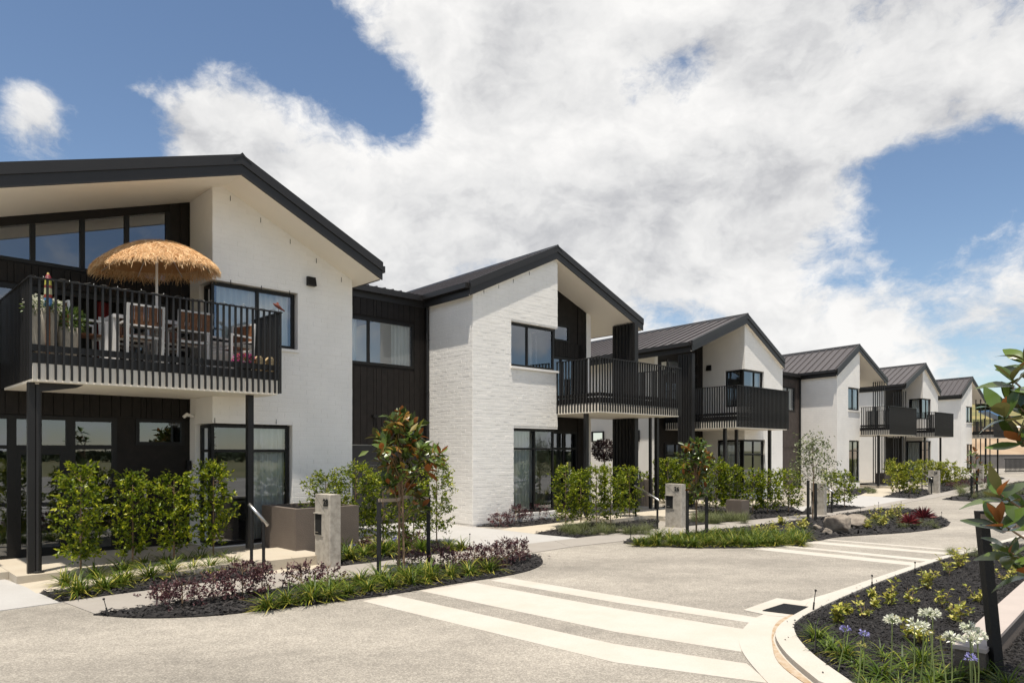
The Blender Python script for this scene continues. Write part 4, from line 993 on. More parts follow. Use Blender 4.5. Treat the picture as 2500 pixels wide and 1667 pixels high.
# parasol
px_, py_ = F1.xy(-.975, -.2); pc = Vector((px_, py_, 0)); zc = 4.76
par = thing('straw_parasol', (px_, py_, DZ), 'straw-thatched parasol tilted over the balcony table', 'parasol')
mb = MB(); mb.tube([(px_, py_, DZ + .02), (px_, py_, zc + .45)], .021, 10); mb.lathe((px_, py_, DZ), [(.20, 0), (.20, .04), (.04, .06)], 20); part('pole', mb, WHITEP, par, smooth=False)
STRAW = mat('straw', (.50, .29, .12), .7, tint=[(.52, .30, .13), (.74, .48, .24), (.88, .64, .37), (.94, .76, .50)], trans=.25)
CLOTH = mat('parasol_cloth', (.70, .42, .20), .9, trans=.5)
tilt = Vector((.05, .08)); RAD = .90
def dome(r, t):
    z = .40 * (1 - (r / RAD) ** 2.0); x, y = r * math.cos(t), r * math.sin(t)
    return Vector((px_ + x, py_ + y, zc + z + tilt.x * x + tilt.y * y))
mb = MB(); nr, ns = 7, 24; vs = [dome(0, 0)] + [dome(RAD * .93 * i / nr, 2 * math.pi * k / ns) for i in range(1, nr + 1) for k in range(ns)]
fs = [(0, 1 + k, 1 + (k + 1) % ns) for k in range(ns)] + [(1 + (i - 1) * ns + k, 1 + i * ns + k, 1 + i * ns + (k + 1) % ns, 1 + (i - 1) * ns + (k + 1) % ns) for i in range(1, nr) for k in range(ns)]
mb.add(vs, fs); part('canopy', mb, CLOTH, par, smooth=True)
for k in range(8):
    t = 2 * math.pi * k / 8; mb = MB(); mb.tube([dome(.03, t) - Vector((0, 0, .03)), dome(.5, t) - Vector((0, 0, .02)), dome(.9, t) - Vector((0, 0, .015))], .006, 5); part('rib', mb, WHITEP, par)
V = []; T = []
for tier, (r0, n, ln) in enumerate(((.10, 1300, .42), (.38, 2200, .36), (.62, 3000, .28), (.84, 4200, .20))):
    for _ in range(n):
        t = random.uniform(0, 2 * math.pi); r = r0 + random.uniform(-.12, .10)
        r = max(.01, min(r, RAD * .95)); l = ln * random.uniform(.6, 1.25)
        a_ = dome(r, t) + Vector((0, 0, random.uniform(.005, .03))); t2 = t + random.gauss(0, .10) / max(.3, r)
        r2 = r + l * random.uniform(.55, .8)
        b_ = dome(min(r2, RAD + .03), t2) + Vector((0, 0, random.uniform(.0, .05) - max(0, r2 - RAD) * random.uniform(.5, 1.3)))
        if r2 > RAD: b_ += Vector((math.cos(t2), math.sin(t2), 0)) * (r2 - RAD) * .35
        d = (b_ - a_); s = d.cross(Vector((random.gauss(0, .4), random.gauss(0, .4), 1))).normalized() * .0045
        V.append([a_ - s, a_ + s, b_ + s * .4, b_ - s * .4]); T.append(min(1, max(0, random.gauss(.5, .25))))
quad_cloud('thatch', np.array([[tuple(p) for p in q] for q in V]), np.array(T), STRAW, par, L=tuple(world_loc(par)), kind='stuff')
# pots, lighthouse, lanterns, flowers, bird, string lights
POT = mat('pale_pot', (.46, .41, .33), .7, var=.12, vscale=12)
LEAFG = mat('leaf_green', (.06, .10, .025), .45, tint=[(.025, .05, .012), (.06, .11, .022), (.11, .17, .03), (.17, .22, .05)], trans=.25)
FLW = mat('white_petal', (.75, .75, .66), .7, tint=[(.55, .60, .42), (.78, .78, .66), (.85, .85, .78)], trans=.2)
FLP = mat('pink_petal', (.5, .05, .3), .7, tint=[(.30, .02, .20), (.55, .05, .30), (.65, .12, .40), (.80, .45, .05)], trans=.2)
def leaf_cloud(name, C, D, Ln, Wd, m, parent, tints, fold=.22, kind='stuff', droop=0.0):
    """C centres (n,3), D directions (n,3): pointed leaves of 2 triangles folded on the midrib"""
    n = len(C); Ln = np.broadcast_to(Ln, n); Wd = np.broadcast_to(Wd, n)
    D = D / np.linalg.norm(D, axis=1)[:, None]; r_ = rng.normal(0, 1, (n, 3)); r_[:, 2] += 1.2
    S = np.cross(D, r_); S /= np.linalg.norm(S, axis=1)[:, None] + 1e-9; Nn = np.cross(S, D)
    tip = C + D * Ln[:, None]; tip[:, 2] -= droop * Ln
    mid = C + D * (Ln * .48)[:, None] + Nn * (Wd * fold)[:, None]
    V = np.stack([C, mid - S * (Wd / 2)[:, None], tip, mid + S * (Wd / 2)[:, None]], 1)
    return quad_cloud(name, V, tints, m, parent, L=tuple(world_loc(parent)), kind=kind, per=4, faces=[(0, 1, 2), (0, 2, 3)])
def ball(n, c, r, squash=1.0):
    d = rng.normal(0, 1, (n, 3)); d /= np.linalg.norm(d, axis=1)[:, None]; rr = rng.random(n) ** .45
    p = d * (rr * r)[:, None]; p[:, 2] *= squash; return np.array(c) + p, d
def pot(a, b, r, h, label):
    c = F1(a, b, DZ); mb = MB(); mb.lathe(c, [(r * .62, 0), (r * .72, h * .3), (r * .9, h * .7), (r, h), (r * .88, h), (r * .84, h - .05)], 20)
    return single('plant_pot', mb, POT, c, label, 'pot', 'plant pots on the balcony', smooth=True), (c[0], c[1], c[2] + h)
_, c = pot(-2.62, -.62, .20, .66, 'tall pale pot of white flowers at the balcony corner'); r_ = thing('flowering_plant', c, 'white flowering plant in the tall balcony pot', 'plant')
p, d = ball(700, (c[0], c[1], c[2] + .06), .24, .6); leaf_cloud('blossom', p, d, .04, .035, FLW, r_, rng.random(700)); p, d = ball(350, (c[0], c[1], c[2] + .02), .25, .5); leaf_cloud('foliage', p, d, .06, .03, LEAFG, r_, rng.random(350))
_, c = pot(-2.30, -.55, .16, .46, 'shorter pale pot of green leaves beside the white flowers'); r_ = thing('potted_plant', c, 'leafy green plant in the shorter balcony pot', 'plant')
p, d = ball(420, (c[0] + .02, c[1], c[2] + .10), .22, .8); leaf_cloud('foliage', p, d, .07, .03, LEAFG, r_, rng.random(420)); mb = MB(); mb.tube([c, (c[0], c[1], c[2] + .2)], .008, 5); part('stem', mb, TEAK, r_)
lc = F1(-2.60, -.80, DZ + .70); lt = thing('lighthouse_ornament', lc, 'striped lighthouse ornament by the balcony corner', 'ornament')
for k, (z0, z1, r0, r1, col) in enumerate(((0, .11, .055, .052, (.05, .16, .36)), (.11, .16, .052, .050, (.22, .03, .02)), (.16, .25, .050, .047, (.42, .42, .25)), (.25, .29, .047, .045, (.18, .03, .02)), (.29, .38, .045, .040, (.38, .36, .05)), (.38, .44, .046, .022, (.2, .02, .03)), (.44, .47, .018, .012, (.5, .35, .12)))):
    mb = MB(); mb.lathe((lc[0], lc[1], lc[2] + z0), [(r0, 0), (r1, z1 - z0 - .001)], 14); part('tower_band', mb, mat('lighthouse_%d' % k, col, .5), lt, smooth=False)
mb = MB(); mb.tube([F1(-2.60, -.80, DZ), F1(-2.60, -.80, DZ + .70)], .03, 8); part('stand', mb, TEAK, lt)
LANT = mat('lantern_card', (.62, .48, .28), .7, var=.15, vscale=20, trans=.3)
for k, u in enumerate((637, 662)):
    a = min(F1.a_of(u, -.88), C1R - .32 + .20 * k); c = F1(a, -.88, DZ); lo_ = thing('lantern', c, ('pale box lantern nearer the pink flowers', 'pale box lantern at the right balcony corner')[k], 'lantern', 'pale lanterns at the balcony corner'); Q = local(F1, a, -.88, DZ, .1)
    mb = MB(); mb.box(Q, -.08, .08, -.08, .08, 0, .20); part('lantern_body', mb, LANT, lo_)
    mb = MB(); v = [Q(-.085, -.085, .20), Q(.085, -.085, .20), Q(.085, .085, .20), Q(-.085, .085, .20), Q(-.03, -.03, .27), Q(.03, -.03, .27), Q(.03, .03, .27), Q(-.03, .03, .27)]; mb.hexa(v); part('lantern_roof', mb, LANT, lo_)
    mb = MB(); mb.tube([Q(-.03, 0, .27), Q(-.025, 0, .31), Q(0, 0, .33), Q(.025, 0, .31), Q(.03, 0, .27)], .004, 5); part('handle', mb, BLACK, lo_)
a = F1.a_of(596, -.80); c = F1(a, -.80, DZ); mb = MB(); mb.lathe(c, [(.10, 0), (.14, .12), (.13, .12)], 16); single('plant_pot', mb, BLACK, c, 'black pot of pink flowers beside the lanterns', 'pot', 'plant pots on the balcony')
r_ = thing('flowering_plant', (c[0], c[1], c[2] + .12), 'pink and yellow flowers beside the two lanterns', 'plant'); p, d = ball(600, (c[0], c[1], c[2] + .18), .19, .65); leaf_cloud('blossom', p, d, .035, .03, FLP, r_, rng.random(600) ** 1.2); p, d = ball(350, (c[0], c[1], c[2] + .16), .18, .6); leaf_cloud('foliage', p, d, .05, .02, LEAFG, r_, rng.random(350))
bc = F1(C1R - .05, -1.04, 4.15); bd = thing('bird_ornament', bc, 'rusty metal bird ornament on the balcony rail corner', 'ornament'); RUST = mat('rusty_metal', (.14, .035, .02), .7)
Q = local(F1, C1R - .05, -1.04, 4.15, 0)
mb = MB(); mb.tube([Q(-.09, 0, .135), Q(-.07, 0, .125), Q(-.03, 0, .11), Q(.02, 0, .085), Q(.06, 0, .06), Q(.12, 0, .03)], [.003, .016, .03, .032, .018, .012], 8); part('body', mb, RUST, bd, smooth=True)
mb = MB(); mb.add([Q(-.01, .01, .10), Q(.04, .01, .09), Q(.05, .09, .19), Q(.0, .06, .17)], [(0, 1, 2, 3)]); part('wing', mb, RUST, bd)
mb = MB(); mb.tube([Q(.01, 0, 0), Q(.01, 0, .09)], .004, 5); part('leg', mb, RUST, bd)
sl = thing('string_lights', F1(-1, -1.08, 4.15), 'dark string of small bulbs wound along the balcony rail', 'string lights')
pth = [F1(-2.87 + (C1R + 2.87) * i / 70, -1.08 + .03 * math.sin(i * 1.3), 4.155 + .014 * math.sin(i * 1.9)) for i in range(71)] + [F1(C1R, -1.08 + 1.05 * i / 20, 4.155 + .014 * math.sin(i * 2.1)) for i in range(1, 21)]
mb = MB(); mb.tube(pth, .004, 4); part('wire', mb, BLACK, sl)
BULB = mat('clear_bulb', (.8, .8, .78), .12, spec=.8)
for i in range(3, 90, 6):
    mb = MB(); mb.lathe((pth[i][0], pth[i][1], pth[i][2] + .004), [(.002, 0), (.005, .006), (.004, .012), (.001, .016)], 6); part('bulb', mb, BULB, sl)
# ------------------------------------------------------------------ plants
BARKM = mat('young_bark', (.20, .13, .075), .85, var=.25, vscale=40)
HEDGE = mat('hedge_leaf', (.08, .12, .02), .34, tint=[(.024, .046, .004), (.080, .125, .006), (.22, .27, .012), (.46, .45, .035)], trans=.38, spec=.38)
PURP = mat('purple_leaf', (.08, .03, .035), .5, tint=[(.028, .010, .014), (.065, .024, .030), (.11, .045, .050), (.19, .085, .075)], trans=.22)
GRASSM = mat('strap_leaf', (.07, .12, .025), .48, tint=[(.020, .045, .005), (.060, .105, .009), (.14, .19, .018), (.48, .41, .08)], trans=.30, spec=.3)
FINEG = mat('fine_grass', (.12, .14, .05), .55, tint=[(.05, .065, .020), (.12, .14, .045), (.22, .23, .09)], trans=.25)
YELL = mat('variegated_leaf', (.30, .28, .05), .4, tint=[(.08, .13, .025), (.22, .26, .04), (.48, .44, .07), (.62, .56, .18)], trans=.3)
REDL = mat('red_spiky_leaf', (.10, .015, .02), .4, tint=[(.04, .008, .012), (.10, .015, .022), (.20, .035, .035)], trans=.25)
PALEL = mat('pale_tree_leaf', (.12, .15, .06), .4, tint=[(.05, .07, .025), (.11, .14, .05), (.19, .22, .09), (.34, .35, .20)], trans=.3)
DARKL = mat('dark_red_leaf', (.03, .012, .014), .5, tint=[(.010, .005, .006), (.028, .012, .014), (.06, .025, .025)], trans=.15)

def sprigs(c, z0, z1, Rf, ns, per, ln, seed_out=.55, upb=.5):
    """leafy sprigs filling a crown: Rf(t) radius along its height; returns centres, directions, outerness"""
    t = rng.random(ns) ** .9; th = rng.uniform(0, 2 * np.pi, ns); rr = np.sqrt(rng.uniform(.06, 1.0, ns)) * np.array([Rf(x) for x in t]) * rng.uniform(.75, 1.15, ns)
    lob = 1 + .22 * np.sin(3 * th + 5 * t) + .15 * np.sin(5 * th - 9 * t); rr = rr * lob
    base = np.stack([c[0] + rr * np.cos(th), c[1] + rr * np.sin(th), z0 + (z1 - z0) * t], 1)
    ax = np.stack([np.cos(th), np.sin(th), np.full(ns, upb)], 1) + rng.normal(0, .45, (ns, 3)); ax /= np.linalg.norm(ax, axis=1)[:, None]
    k = rng.random((ns, per)) * ln * 2.2
    C = (base[:, None, :] + ax[:, None, :] * k[:, :, None] + rng.normal(0, ln * .12, (ns, per, 3))).reshape(-1, 3)
    D = (ax[:, None, :] * .75 + rng.normal(0, .65, (ns, per, 3))).reshape(-1, 3)
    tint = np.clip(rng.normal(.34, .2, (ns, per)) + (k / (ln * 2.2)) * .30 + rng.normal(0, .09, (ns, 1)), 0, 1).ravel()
    return C, D, tint
def stems(root, c, h, Rr, n=5, r0=.014, m=None, name='stem', lean=.0, fork=.25):
    mb = MB(); mb.tube([(c[0], c[1], c[2] - .03), (c[0] + lean * h * .4, c[1], c[2] + h * .45), (c[0] + lean * h, c[1], c[2] + h * .92)], [r0, r0 * .75, r0 * .3], 6)
    for k in range(n):
        z = h * (fork + (.85 - fork) * random.random()); t = random.uniform(0, 6.28); rr = Rr * random.uniform(.5, .9)
        mb.tube([(c[0] + lean * z, c[1], c[2] + z), (c[0] + lean * z + rr * .6 * math.cos(t), c[1] + rr * .6 * math.sin(t), c[2] + z + rr * .35), (c[0] + lean * z + rr * math.cos(t), c[1] + rr * math.sin(t), c[2] + z + rr * .75)], [r0 * .45, r0 * .3, r0 * .15], 5)
    return part(name, mb, m or BARKM, root)
def shrub(u, v, vt, wpx, label, group, m=HEDGE, ln=.058, dens=1.0, clear=.10, kind='column', name='shrub', cat='shrub', z=.015, xy=None):
    x, y = xy or gnd(u, v, z); h = (v - vt) / FPX * y; Rr = wpx / FPX * y / 2
    root = thing(name, (x, y, z), label, cat, group)
    stems(root, (x, y, z), h, Rr, 7)
    if kind == 'column': Rf = lambda t: Rr * (.55 + .9 * t * (1.25 - t)) * (1.0 if t < .85 else 1 - (t - .85) * 3.2)
    else: Rf = lambda t: Rr * math.sqrt(max(.02, 1 - (2 * t - .9) ** 2 * .8))
    ns = int(dens * 300 * max(.35, h * Rr * 2))
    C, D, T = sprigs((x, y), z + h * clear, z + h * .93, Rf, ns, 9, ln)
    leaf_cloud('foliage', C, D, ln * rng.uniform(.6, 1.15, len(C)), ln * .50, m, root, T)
    return root

G1 = 'young glossy shrubs in a row along the first house ramp'
for k, (u, v, vt, w) in enumerate(((197, 1414, 1124, 90), (324, 1392, 1138, 80), (425, 1382, 1146, 84), (521, 1371, 1120, 76))):
    shrub(u, v, vt, w, ('leftmost', 'second from left', 'third from left', 'rightmost')[k] + ' of the four glossy shrubs along the first house ramp', G1, dens=.95, ln=.070, clear=.15)
G2 = 'glossy shrubs behind the letterbox numbered 28'
for k, (u, v, vt, w) in enumerate(((795, 1342, 1142, 95), (868, 1338, 1122, 110), (935, 1336, 1148, 100), (1010, 1330, 1160, 90), (1066, 1324, 1108, 78))):
    shrub(u, v, vt, w, ('glossy shrub left of the letterbox numbered 28', 'tallest glossy shrub right behind the letterbox numbered 28', 'glossy shrub behind the left magnolia stake', 'glossy shrub behind the right magnolia stake', 'slim glossy shrub against the second house side wall')[k], G2, dens=1.0, ln=.055)
G3 = 'glossy shrubs along the second house entry path'
for k, (u, v, vt, w) in enumerate(((1381, 1286, 1132, 62), (1418, 1282, 1141, 56), (1456, 1286, 1132, 60), (1491, 1284, 1130, 58), (1537, 1270, 1133, 56))):
    shrub(u, v, vt, w, ('leftmost', 'second from left', 'middle', 'fourth from left', 'rightmost')[k] + ' of the five glossy shrubs before the second house porch', G3, ln=.062, dens=.9)
G4 = 'hedge shrubs between the letterbox 26 and the thin tree'
for k, (u, v, vt, w) in enumerate(((1630, 1240, 1114, 66), (1668, 1238, 1124, 60), (1748, 1252, 1118, 66), (1782, 1252, 1130, 58), (1838, 1253, 1146, 56), (1874, 1253, 1146, 52), (1925, 1250, 1143, 66), (2030, 1240, 1146, 44), (2062, 1238, 1150, 40))):
    shrub(u, v, vt, w, ('hedge shrub left of the letterbox numbered 26', 'hedge shrub behind the letterbox numbered 26', 'tall hedge shrub right of the second magnolia', 'hedge shrub under the third house corner window', 'hedge shrub left of the small planter gap', 'hedge shrub at the middle of the long hedge', 'hedge shrub left of the thin pale tree', 'hedge shrub right of the thin pale tree', 'last hedge shrub before the far driveway')[k], G4, ln=.075, dens=.75)
G5 = 'bright shrubs around the far letterbox'
YHEDGE = mat('bright_hedge_leaf', (.14, .17, .02), .4, tint=[(.05, .08, .008), (.15, .19, .012), (.30, .32, .022), (.48, .45, .05)], trans=.3)
for k, (u, v, vt, w) in enumerate(((2190, 1203, 1133, 40), (2222, 1204, 1128, 44), (2174, 1180, 1122, 24), (2258, 1186, 1120, 34), (2284, 1186, 1124, 32), (2302, 1186, 1126, 26), (2320, 1186, 1127, 26), (2346, 1180, 1138, 26), (2410, 1170, 1132, 20))):
    shrub(u, v, vt, w, ('left bright shrub beside the far entry path', 'right bright shrub beside the far entry path', 'small bright shrub in front of the brown battens', 'bright shrub left of the letterbox numbered 24', 'bright shrub behind the letterbox numbered 24', 'bright shrub just right of the letterbox numbered 24', 'bright shrub second right of the letterbox numbered 24', 'bright shrub left of the far staked magnolia', 'bright shrub right of the far staked magnolia')[k], G5, m=YHEDGE, ln=.10, dens=.5, clear=.03)
shrub(1579, 1190, 1108, 34, 'dark shrub behind the second house balcony post', None, ln=.07, dens=.8, xy=at(1579, 23.5), z=.0)
# purple standard tree behind the second balcony
x, y = at(1476, 24.0); rt = thing('purple_tree', (x, y, 0), 'small round purple-leaved tree between the second and third houses', 'tree')
mb = MB(); mb.tube([(x, y, 0), (x, y, 1.7)], [.025, .02], 6); part('trunk', mb, BARKM, rt)
p, d = ball(1500, (x, y, 1.82), .42, .85); leaf_cloud('crown', p, d, .085, .04, DARKL, rt, rng.random(1500))
# thin pale tree in the far island
x, y = gnd(1984, 1268); rt = thing('thin_tree', (x, y, .02), 'thin pale-leaved tree with a black stake before the fourth house', 'tree'); hT = (1268 - 1062) / FPX * y
mb = MB(); mb.tube([(x, y, 0), (x + .03, y, hT * .5), (x - .02, y, hT * .97)], [.02, .014, .004], 6)
tipsT = []
for k in range(16):
    z = hT * (.30 + .60 * k / 16); t = k * 2.4; L_ = (1 - z / hT * .75) * .75
    p1 = (x + L_ * .5 * math.cos(t), y + L_ * .5 * math.sin(t), z + L_ * .45); p2 = (x + L_ * math.cos(t), y + L_ * math.sin(t), z + L_ * .75); mb.tube([(x, y, z), p1, p2], [.008, .005, .002], 4); tipsT += [p1, p2, tuple((np.array(p1) + np.array(p2)) / 2), (p2[0], p2[1], p2[2] + .1)]
part('trunk', mb, BARKM, rt)
tp = np.array(tipsT + [(x, y, hT * f) for f in (.75, .82, .88, .93, .97)]); C = (tp[:, None, :] + rng.normal(0, .10, (len(tp), 17, 3))).reshape(-1, 3); D = rng.normal(0, 1, C.shape); D[:, 2] -= .5
leaf_cloud('crown', C, D, .085 * rng.uniform(.7, 1.2, len(C)), .036, PALEL, rt, rng.random(len(C)))
def stake(u, v, vt, label, w=.055, z=.015, lean=(0, 0)):
    x, y = gnd(u, v, z); h = (v - vt) / FPX * y
    mb = MB(); q = w / 2; vs = [(x + sx * q, y + sy * q, z - .02) for sx, sy in ((-1, -1), (1, -1), (1, 1), (-1, 1))] + [(x + lean[0] + sx * q, y + lean[1] + sy * q, z + h) for sx, sy in ((-1, -1), (1, -1), (1, 1), (-1, 1))]
    mb.hexa(vs); single('tree_stake', mb, mat('black_stake', (.010, .0095, .009), .7, bump=.2, bscale=40), (x, y, z), label, 'stake', 'black tree stakes'); return (x + lean[0], y + lean[1], z + h)
HESS = mat('hessian_strap', (.33, .26, .20), .95, var=.25, vscale=60, bump=.4, bscale=300)
def strap(pts, w, label):
    mb = MB(); n = len(pts)
    for i in range(n - 1):
        a, b = Vector(pts[i]), Vector(pts[i + 1]); d = (b - a).normalized(); s = Vector((-d.y, d.x, 0)).normalized() * .006; u_ = Vector((0, 0, w / 2))
        mb.hexa([a - s - u_, b - s - u_, b + s - u_, a + s - u_, a - s + u_, b - s + u_, b + s + u_, a + s + u_])
    single('tree_tie', mb, HESS, tuple(pts[0]), label, 'tree tie', 'hessian ties holding the young trees')

# ---- magnolias: every leaf its own object
def leaf_mesh(curl, cup, seed):
    r2 = random.Random(seed); n = 6; vs = []; fs = []
    for i in range(n + 1):
        t = i / n; w = .19 * math.sin(math.pi * min(1, t * .97 + .015)) ** .75 * (1.12 - .35 * abs(t - .5)); z = -curl * t * t + .10 * t; x = t * (1 - .1 * curl)
        vs += [(x, -w, z + cup * w), (x, 0, z), (x, w, z + cup * w)]
    for i in range(n):
        for k in (0, 1): fs.append((i * 3 + k, (i + 1) * 3 + k, (i + 1) * 3 + k + 1, i * 3 + k + 1))
    me = bpy.data.meshes.new('leaf'); me.from_pydata(vs, [], fs); me.shade_smooth(); return me
def magnolia_mat(name, top, under):
    m = bpy.data.materials.new(name); m.use_nodes = True; t = m.node_tree; b = t.nodes['Principled BSDF']
    g = N(t, 'ShaderNodeNewGeometry'); oi = N(t, 'ShaderNodeObjectInfo')
    v1 = N(t, 'ShaderNodeMix', data_type='RGBA'); v1.inputs[6].default_value = (*[c * .55 for c in top], 1); v1.inputs[7].default_value = (*[c * 1.8 for c in top], 1); t.links.new(oi.outputs['Random'], v1.inputs[0])
    v2 = N(t, 'ShaderNodeMix', data_type='RGBA'); v2.inputs[6].default_value = (*[c * .7 for c in under], 1); v2.inputs[7].default_value = (*[c * 1.35 for c in under], 1); t.links.new(oi.outputs['Random'], v2.inputs[0])
    mx = N(t, 'ShaderNodeMix', data_type='RGBA'); t.links.new(g.outputs['Backfacing'], mx.inputs[0]); t.links.new(v1.outputs[2], mx.inputs[6]); t.links.new(v2.outputs[2], mx.inputs[7])
    t.links.new(mx.outputs[2], b.inputs['Base Color'])
    t.links.new(M(t, 'MULTIPLY_ADD', g.outputs['Backfacing'], .5, .22), b.inputs['Roughness'])
    tr = N(t, 'ShaderNodeBsdfTranslucent'); t.links.new(mx.outputs[2], tr.inputs[0]); ms_ = N(t, 'ShaderNodeMixShader'); ms_.inputs[0].default_value = .18
    t.links.new(b.outputs[0], ms_.inputs[1]); t.links.new(tr.outputs[0], ms_.inputs[2]); t.links.new(ms_.outputs[0], t.nodes['Material Output'].inputs[0])
    return m
MAGN = magnolia_mat('magnolia_leaf', (.075, .11, .020), (.30, .10, .022))
LEAVES = []; MAGG = magnolia_mat('magnolia_leaf_mature', (.062, .10, .020), (.10, .095, .028))
for k, (cu, cp) in enumerate(((.25, .2), (.45, .1), (.05, .3), (-.15, .22))):
    me = leaf_mesh(cu, cp, k); me.materials.append(MAGN); LEAVES.append(me)
    m2 = me.copy(); m2.materials.clear(); m2.materials.append(MAGG); LEAVES.append(m2)
def put_leaf(root, p, d, ln, up=None, name='leaf'):
    d = Vector(d).normalized(); up = up or Vector((random.gauss(0, .35), random.gauss(0, .35), 1)); y = up.cross(d).normalized(); z = d.cross(y)
    o = bpy.data.objects.new(name, random.choice(LEAVES)); COL.objects.link(o); o.parent = root
    from mathutils import Matrix
    Mx = Matrix(((d.x, y.x, z.x), (d.y, y.y, z.y), (d.z, y.z, z.z)))
    o.rotation_euler = Mx.to_euler(); o.location = Vector(p) - world_loc(root); o.scale = (ln, ln * random.uniform(1.0, 1.4), ln)
MFILL = mat('magnolia_inner_leaf', (.06, .09, .02), .32, tint=[(.030, .050, .008), (.065, .100, .014), (.14, .18, .03), (.30, .11, .022)], trans=.2)
def magnolia(x, y, z, tips, hT, ln, per, label, trunks=((0, 0),), r0=.02, mid=.35, fill=0):
    root = thing('magnolia_tree', (x, y, z), label, 'tree', 'staked young magnolia trees')
    mb = MB()
    for (dx, dy) in trunks: mb.tube([(x + dx, y + dy, z - .02), (x + dx * .6, y + dy * .6, z + hT * .5), (x, y, z + hT * .9)], [r0, r0 * .75, r0 * .3], 7)
    for t in tips:
        t = Vector(t); f = max(z + hT * mid, t.z - .35); mb.tube([(x, y, f - .1), tuple((Vector((x, y, f)) + t) / 2 + Vector((0, 0, .03))), tuple(t)], [r0 * .4, r0 * .3, r0 * .2], 5)
    part('trunk', mb, BARKM, root)
    if fill:
        T_ = np.array([tuple(t) for t in tips]); C = np.repeat(T_, fill, 0); k_ = rng.uniform(0, .45, len(C))[:, None]; C = C * (1 - k_) + np.array((x, y, 0)) * k_ + C[:, 2:3] * k_ * np.array((0, 0, 1)) + rng.normal(0, .055, C.shape); D = rng.normal(0, 1, C.shape); D[:, :2] += (C[:, :2] - np.array((x, y))) * 2.5; D[:, 2] += .3
        leaf_cloud('inner_foliage', C, D, ln * rng.uniform(.6, .95, len(C)), ln * .36, MFILL, root, rng.random(len(C)) ** 1.15)
    for t in tips:
        t = Vector(t); out = t - Vector((x, y, t.z)); out = out.normalized() * .5 if out.length > .05 else Vector((0, 0, 0)); ax = (out + Vector((0, 0, .8))).normalized()
        for k in range(per):
            th = 2.4 * k + random.uniform(-.3, .3); tl = .45 + 1.35 * (k / per) + random.gauss(0, .18)      # inner leaves upright, outer spread
            s1 = ax.cross(Vector((.3, .9, .1))).normalized(); s2 = ax.cross(s1)
            rad = s1 * math.cos(th) + s2 * math.sin(th); d = ax * math.cos(tl) + rad * math.sin(tl)
            put_leaf(root, t - ax * .10 * (k / per), d, ln * random.uniform(.75, 1.15) * (.7 + .3 * (k / per)), ax * .8 - rad * .6 + Vector((random.gauss(0, .25), random.gauss(0, .25), .3)))
    return root
x1, y1 = gnd(978, 1397, .015)
tp = []
for (cx_, cy_) in ((735, 160), (785, 205), (690, 195), (575, 300), (845, 285), (625, 350), (715, 330), (760, 270), (600, 455), (860, 385), (765, 440), (945, 440), (985, 400), (650, 600), (800, 520), (850, 670), (865, 745), (735, 560), (700, 480), (690, 660), (780, 610), (660, 270)):
    u, v = 700 + .3827 * cx_, 950 + .3827 * cy_; d = y1 + random.uniform(-.28, .28); tp.append((*at(u, d), hz(v, d)))
magnolia(x1, y1, .015, tp + [(p[0] + random.gauss(0, .14), p[1] + random.gauss(0, .14), p[2] - random.uniform(.06, .22)) for p in tp[:12]], 2.2, .215, 8, 'staked young magnolia with rusty leaves beside the letterbox numbered 28', ((-.03, .02), (.05, 0)), fill=11)
s1 = stake(925, 1403, 1217, 'left black stake of the tall magnolia near the taupe planter'); s2 = stake(1046, 1383, 1213, 'right black stake of the tall magnolia near the second house driveway')
strap([(s1[0], s1[1] - .035, s1[2] - .02), (x1 - .05, y1 - .03, s1[2] - .03), (x1 + .05, y1 + .03, s1[2] + .01), (s2[0], s2[1] - .035, s2[2] - .02)], .05, 'hessian tie round the tall magnolia in the front kerb bed')
x2, y2 = gnd(1700, 1313, .015); tp = []
for (u, v) in ((1700, 1080), (1718, 1085), (1680, 1092), (1672, 1105), (1725, 1112), (1700, 1115), (1690, 1135), (1715, 1140), (1680, 1150), (1705, 1165), (1722, 1185), (1690, 1195), (1710, 1205)):
    d = y2 + random.uniform(-.3, .3); tp.append((*at(u, d), hz(v, d)))
magnolia(x2, y2, .015, tp + [(p[0] + random.gauss(0, .12), p[1] + random.gauss(0, .12), p[2] - random.uniform(.05, .2)) for p in tp[:9]], 1.9, .19, 9, 'young magnolia in the grassy island by letterbox 26', fill=9)
s1 = stake(1678, 1314, 1197, 'left black stake of the magnolia by letterbox 26'); s2 = stake(1725, 1314, 1213, 'right black stake of the magnolia by letterbox 26')
strap([(s1[0], s1[1] - .035, s1[2] - .02), (x2, y2 - .03, s1[2] - .02), (s2[0], s2[1] - .035, s2[2] + .05)], .05, 'hessian tie round the magnolia by letterbox 26')
stake(1973, 1270, 1172, 'thick black stake beside the thin pale tree'); stake(1991, 1270, 1180, 'second black stake beside the thin pale tree')
x3, y3 = gnd(2378, 1213, .015); tp = [(*at(u, y3 + random.uniform(-.4, .4)), hz(v, y3)) for (u, v) in ((2378, 1098), (2370, 1108), (2385, 1112), (2362, 1125), (2392, 1130), (2378, 1135), (2366, 1145), (2388, 1150), (2376, 1160), (2384, 1172))]
magnolia(x3, y3, .015, tp, 1.75, .19, 8, 'far small magnolia between two black stakes')
stake(2372, 1213, 1162, 'left stake of the far small magnolia', .06); stake(2385, 1213, 1163, 'right stake of the far small magnolia', .06)
x4, y4 = at(2580, 5.1); tp = [(*at(u, d), hz(v, d)) for (u, v, d) in ((2470, 925, 5.0), (2500, 880, 5.1), (2450, 1005, 4.9), (2485, 1065, 5.0), (2480, 985, 5.1), (2440, 1205, 4.85), (2440, 1275, 4.8), (2465, 1345, 4.9), (2500, 1240, 5.1), (2505, 1390, 5.0), (2520, 985, 5.2))]
magnolia(x4, y4, .05, tp, 2.1, .26, 8, 'large magnolia leaning in at the right edge of the picture', r0=.028)
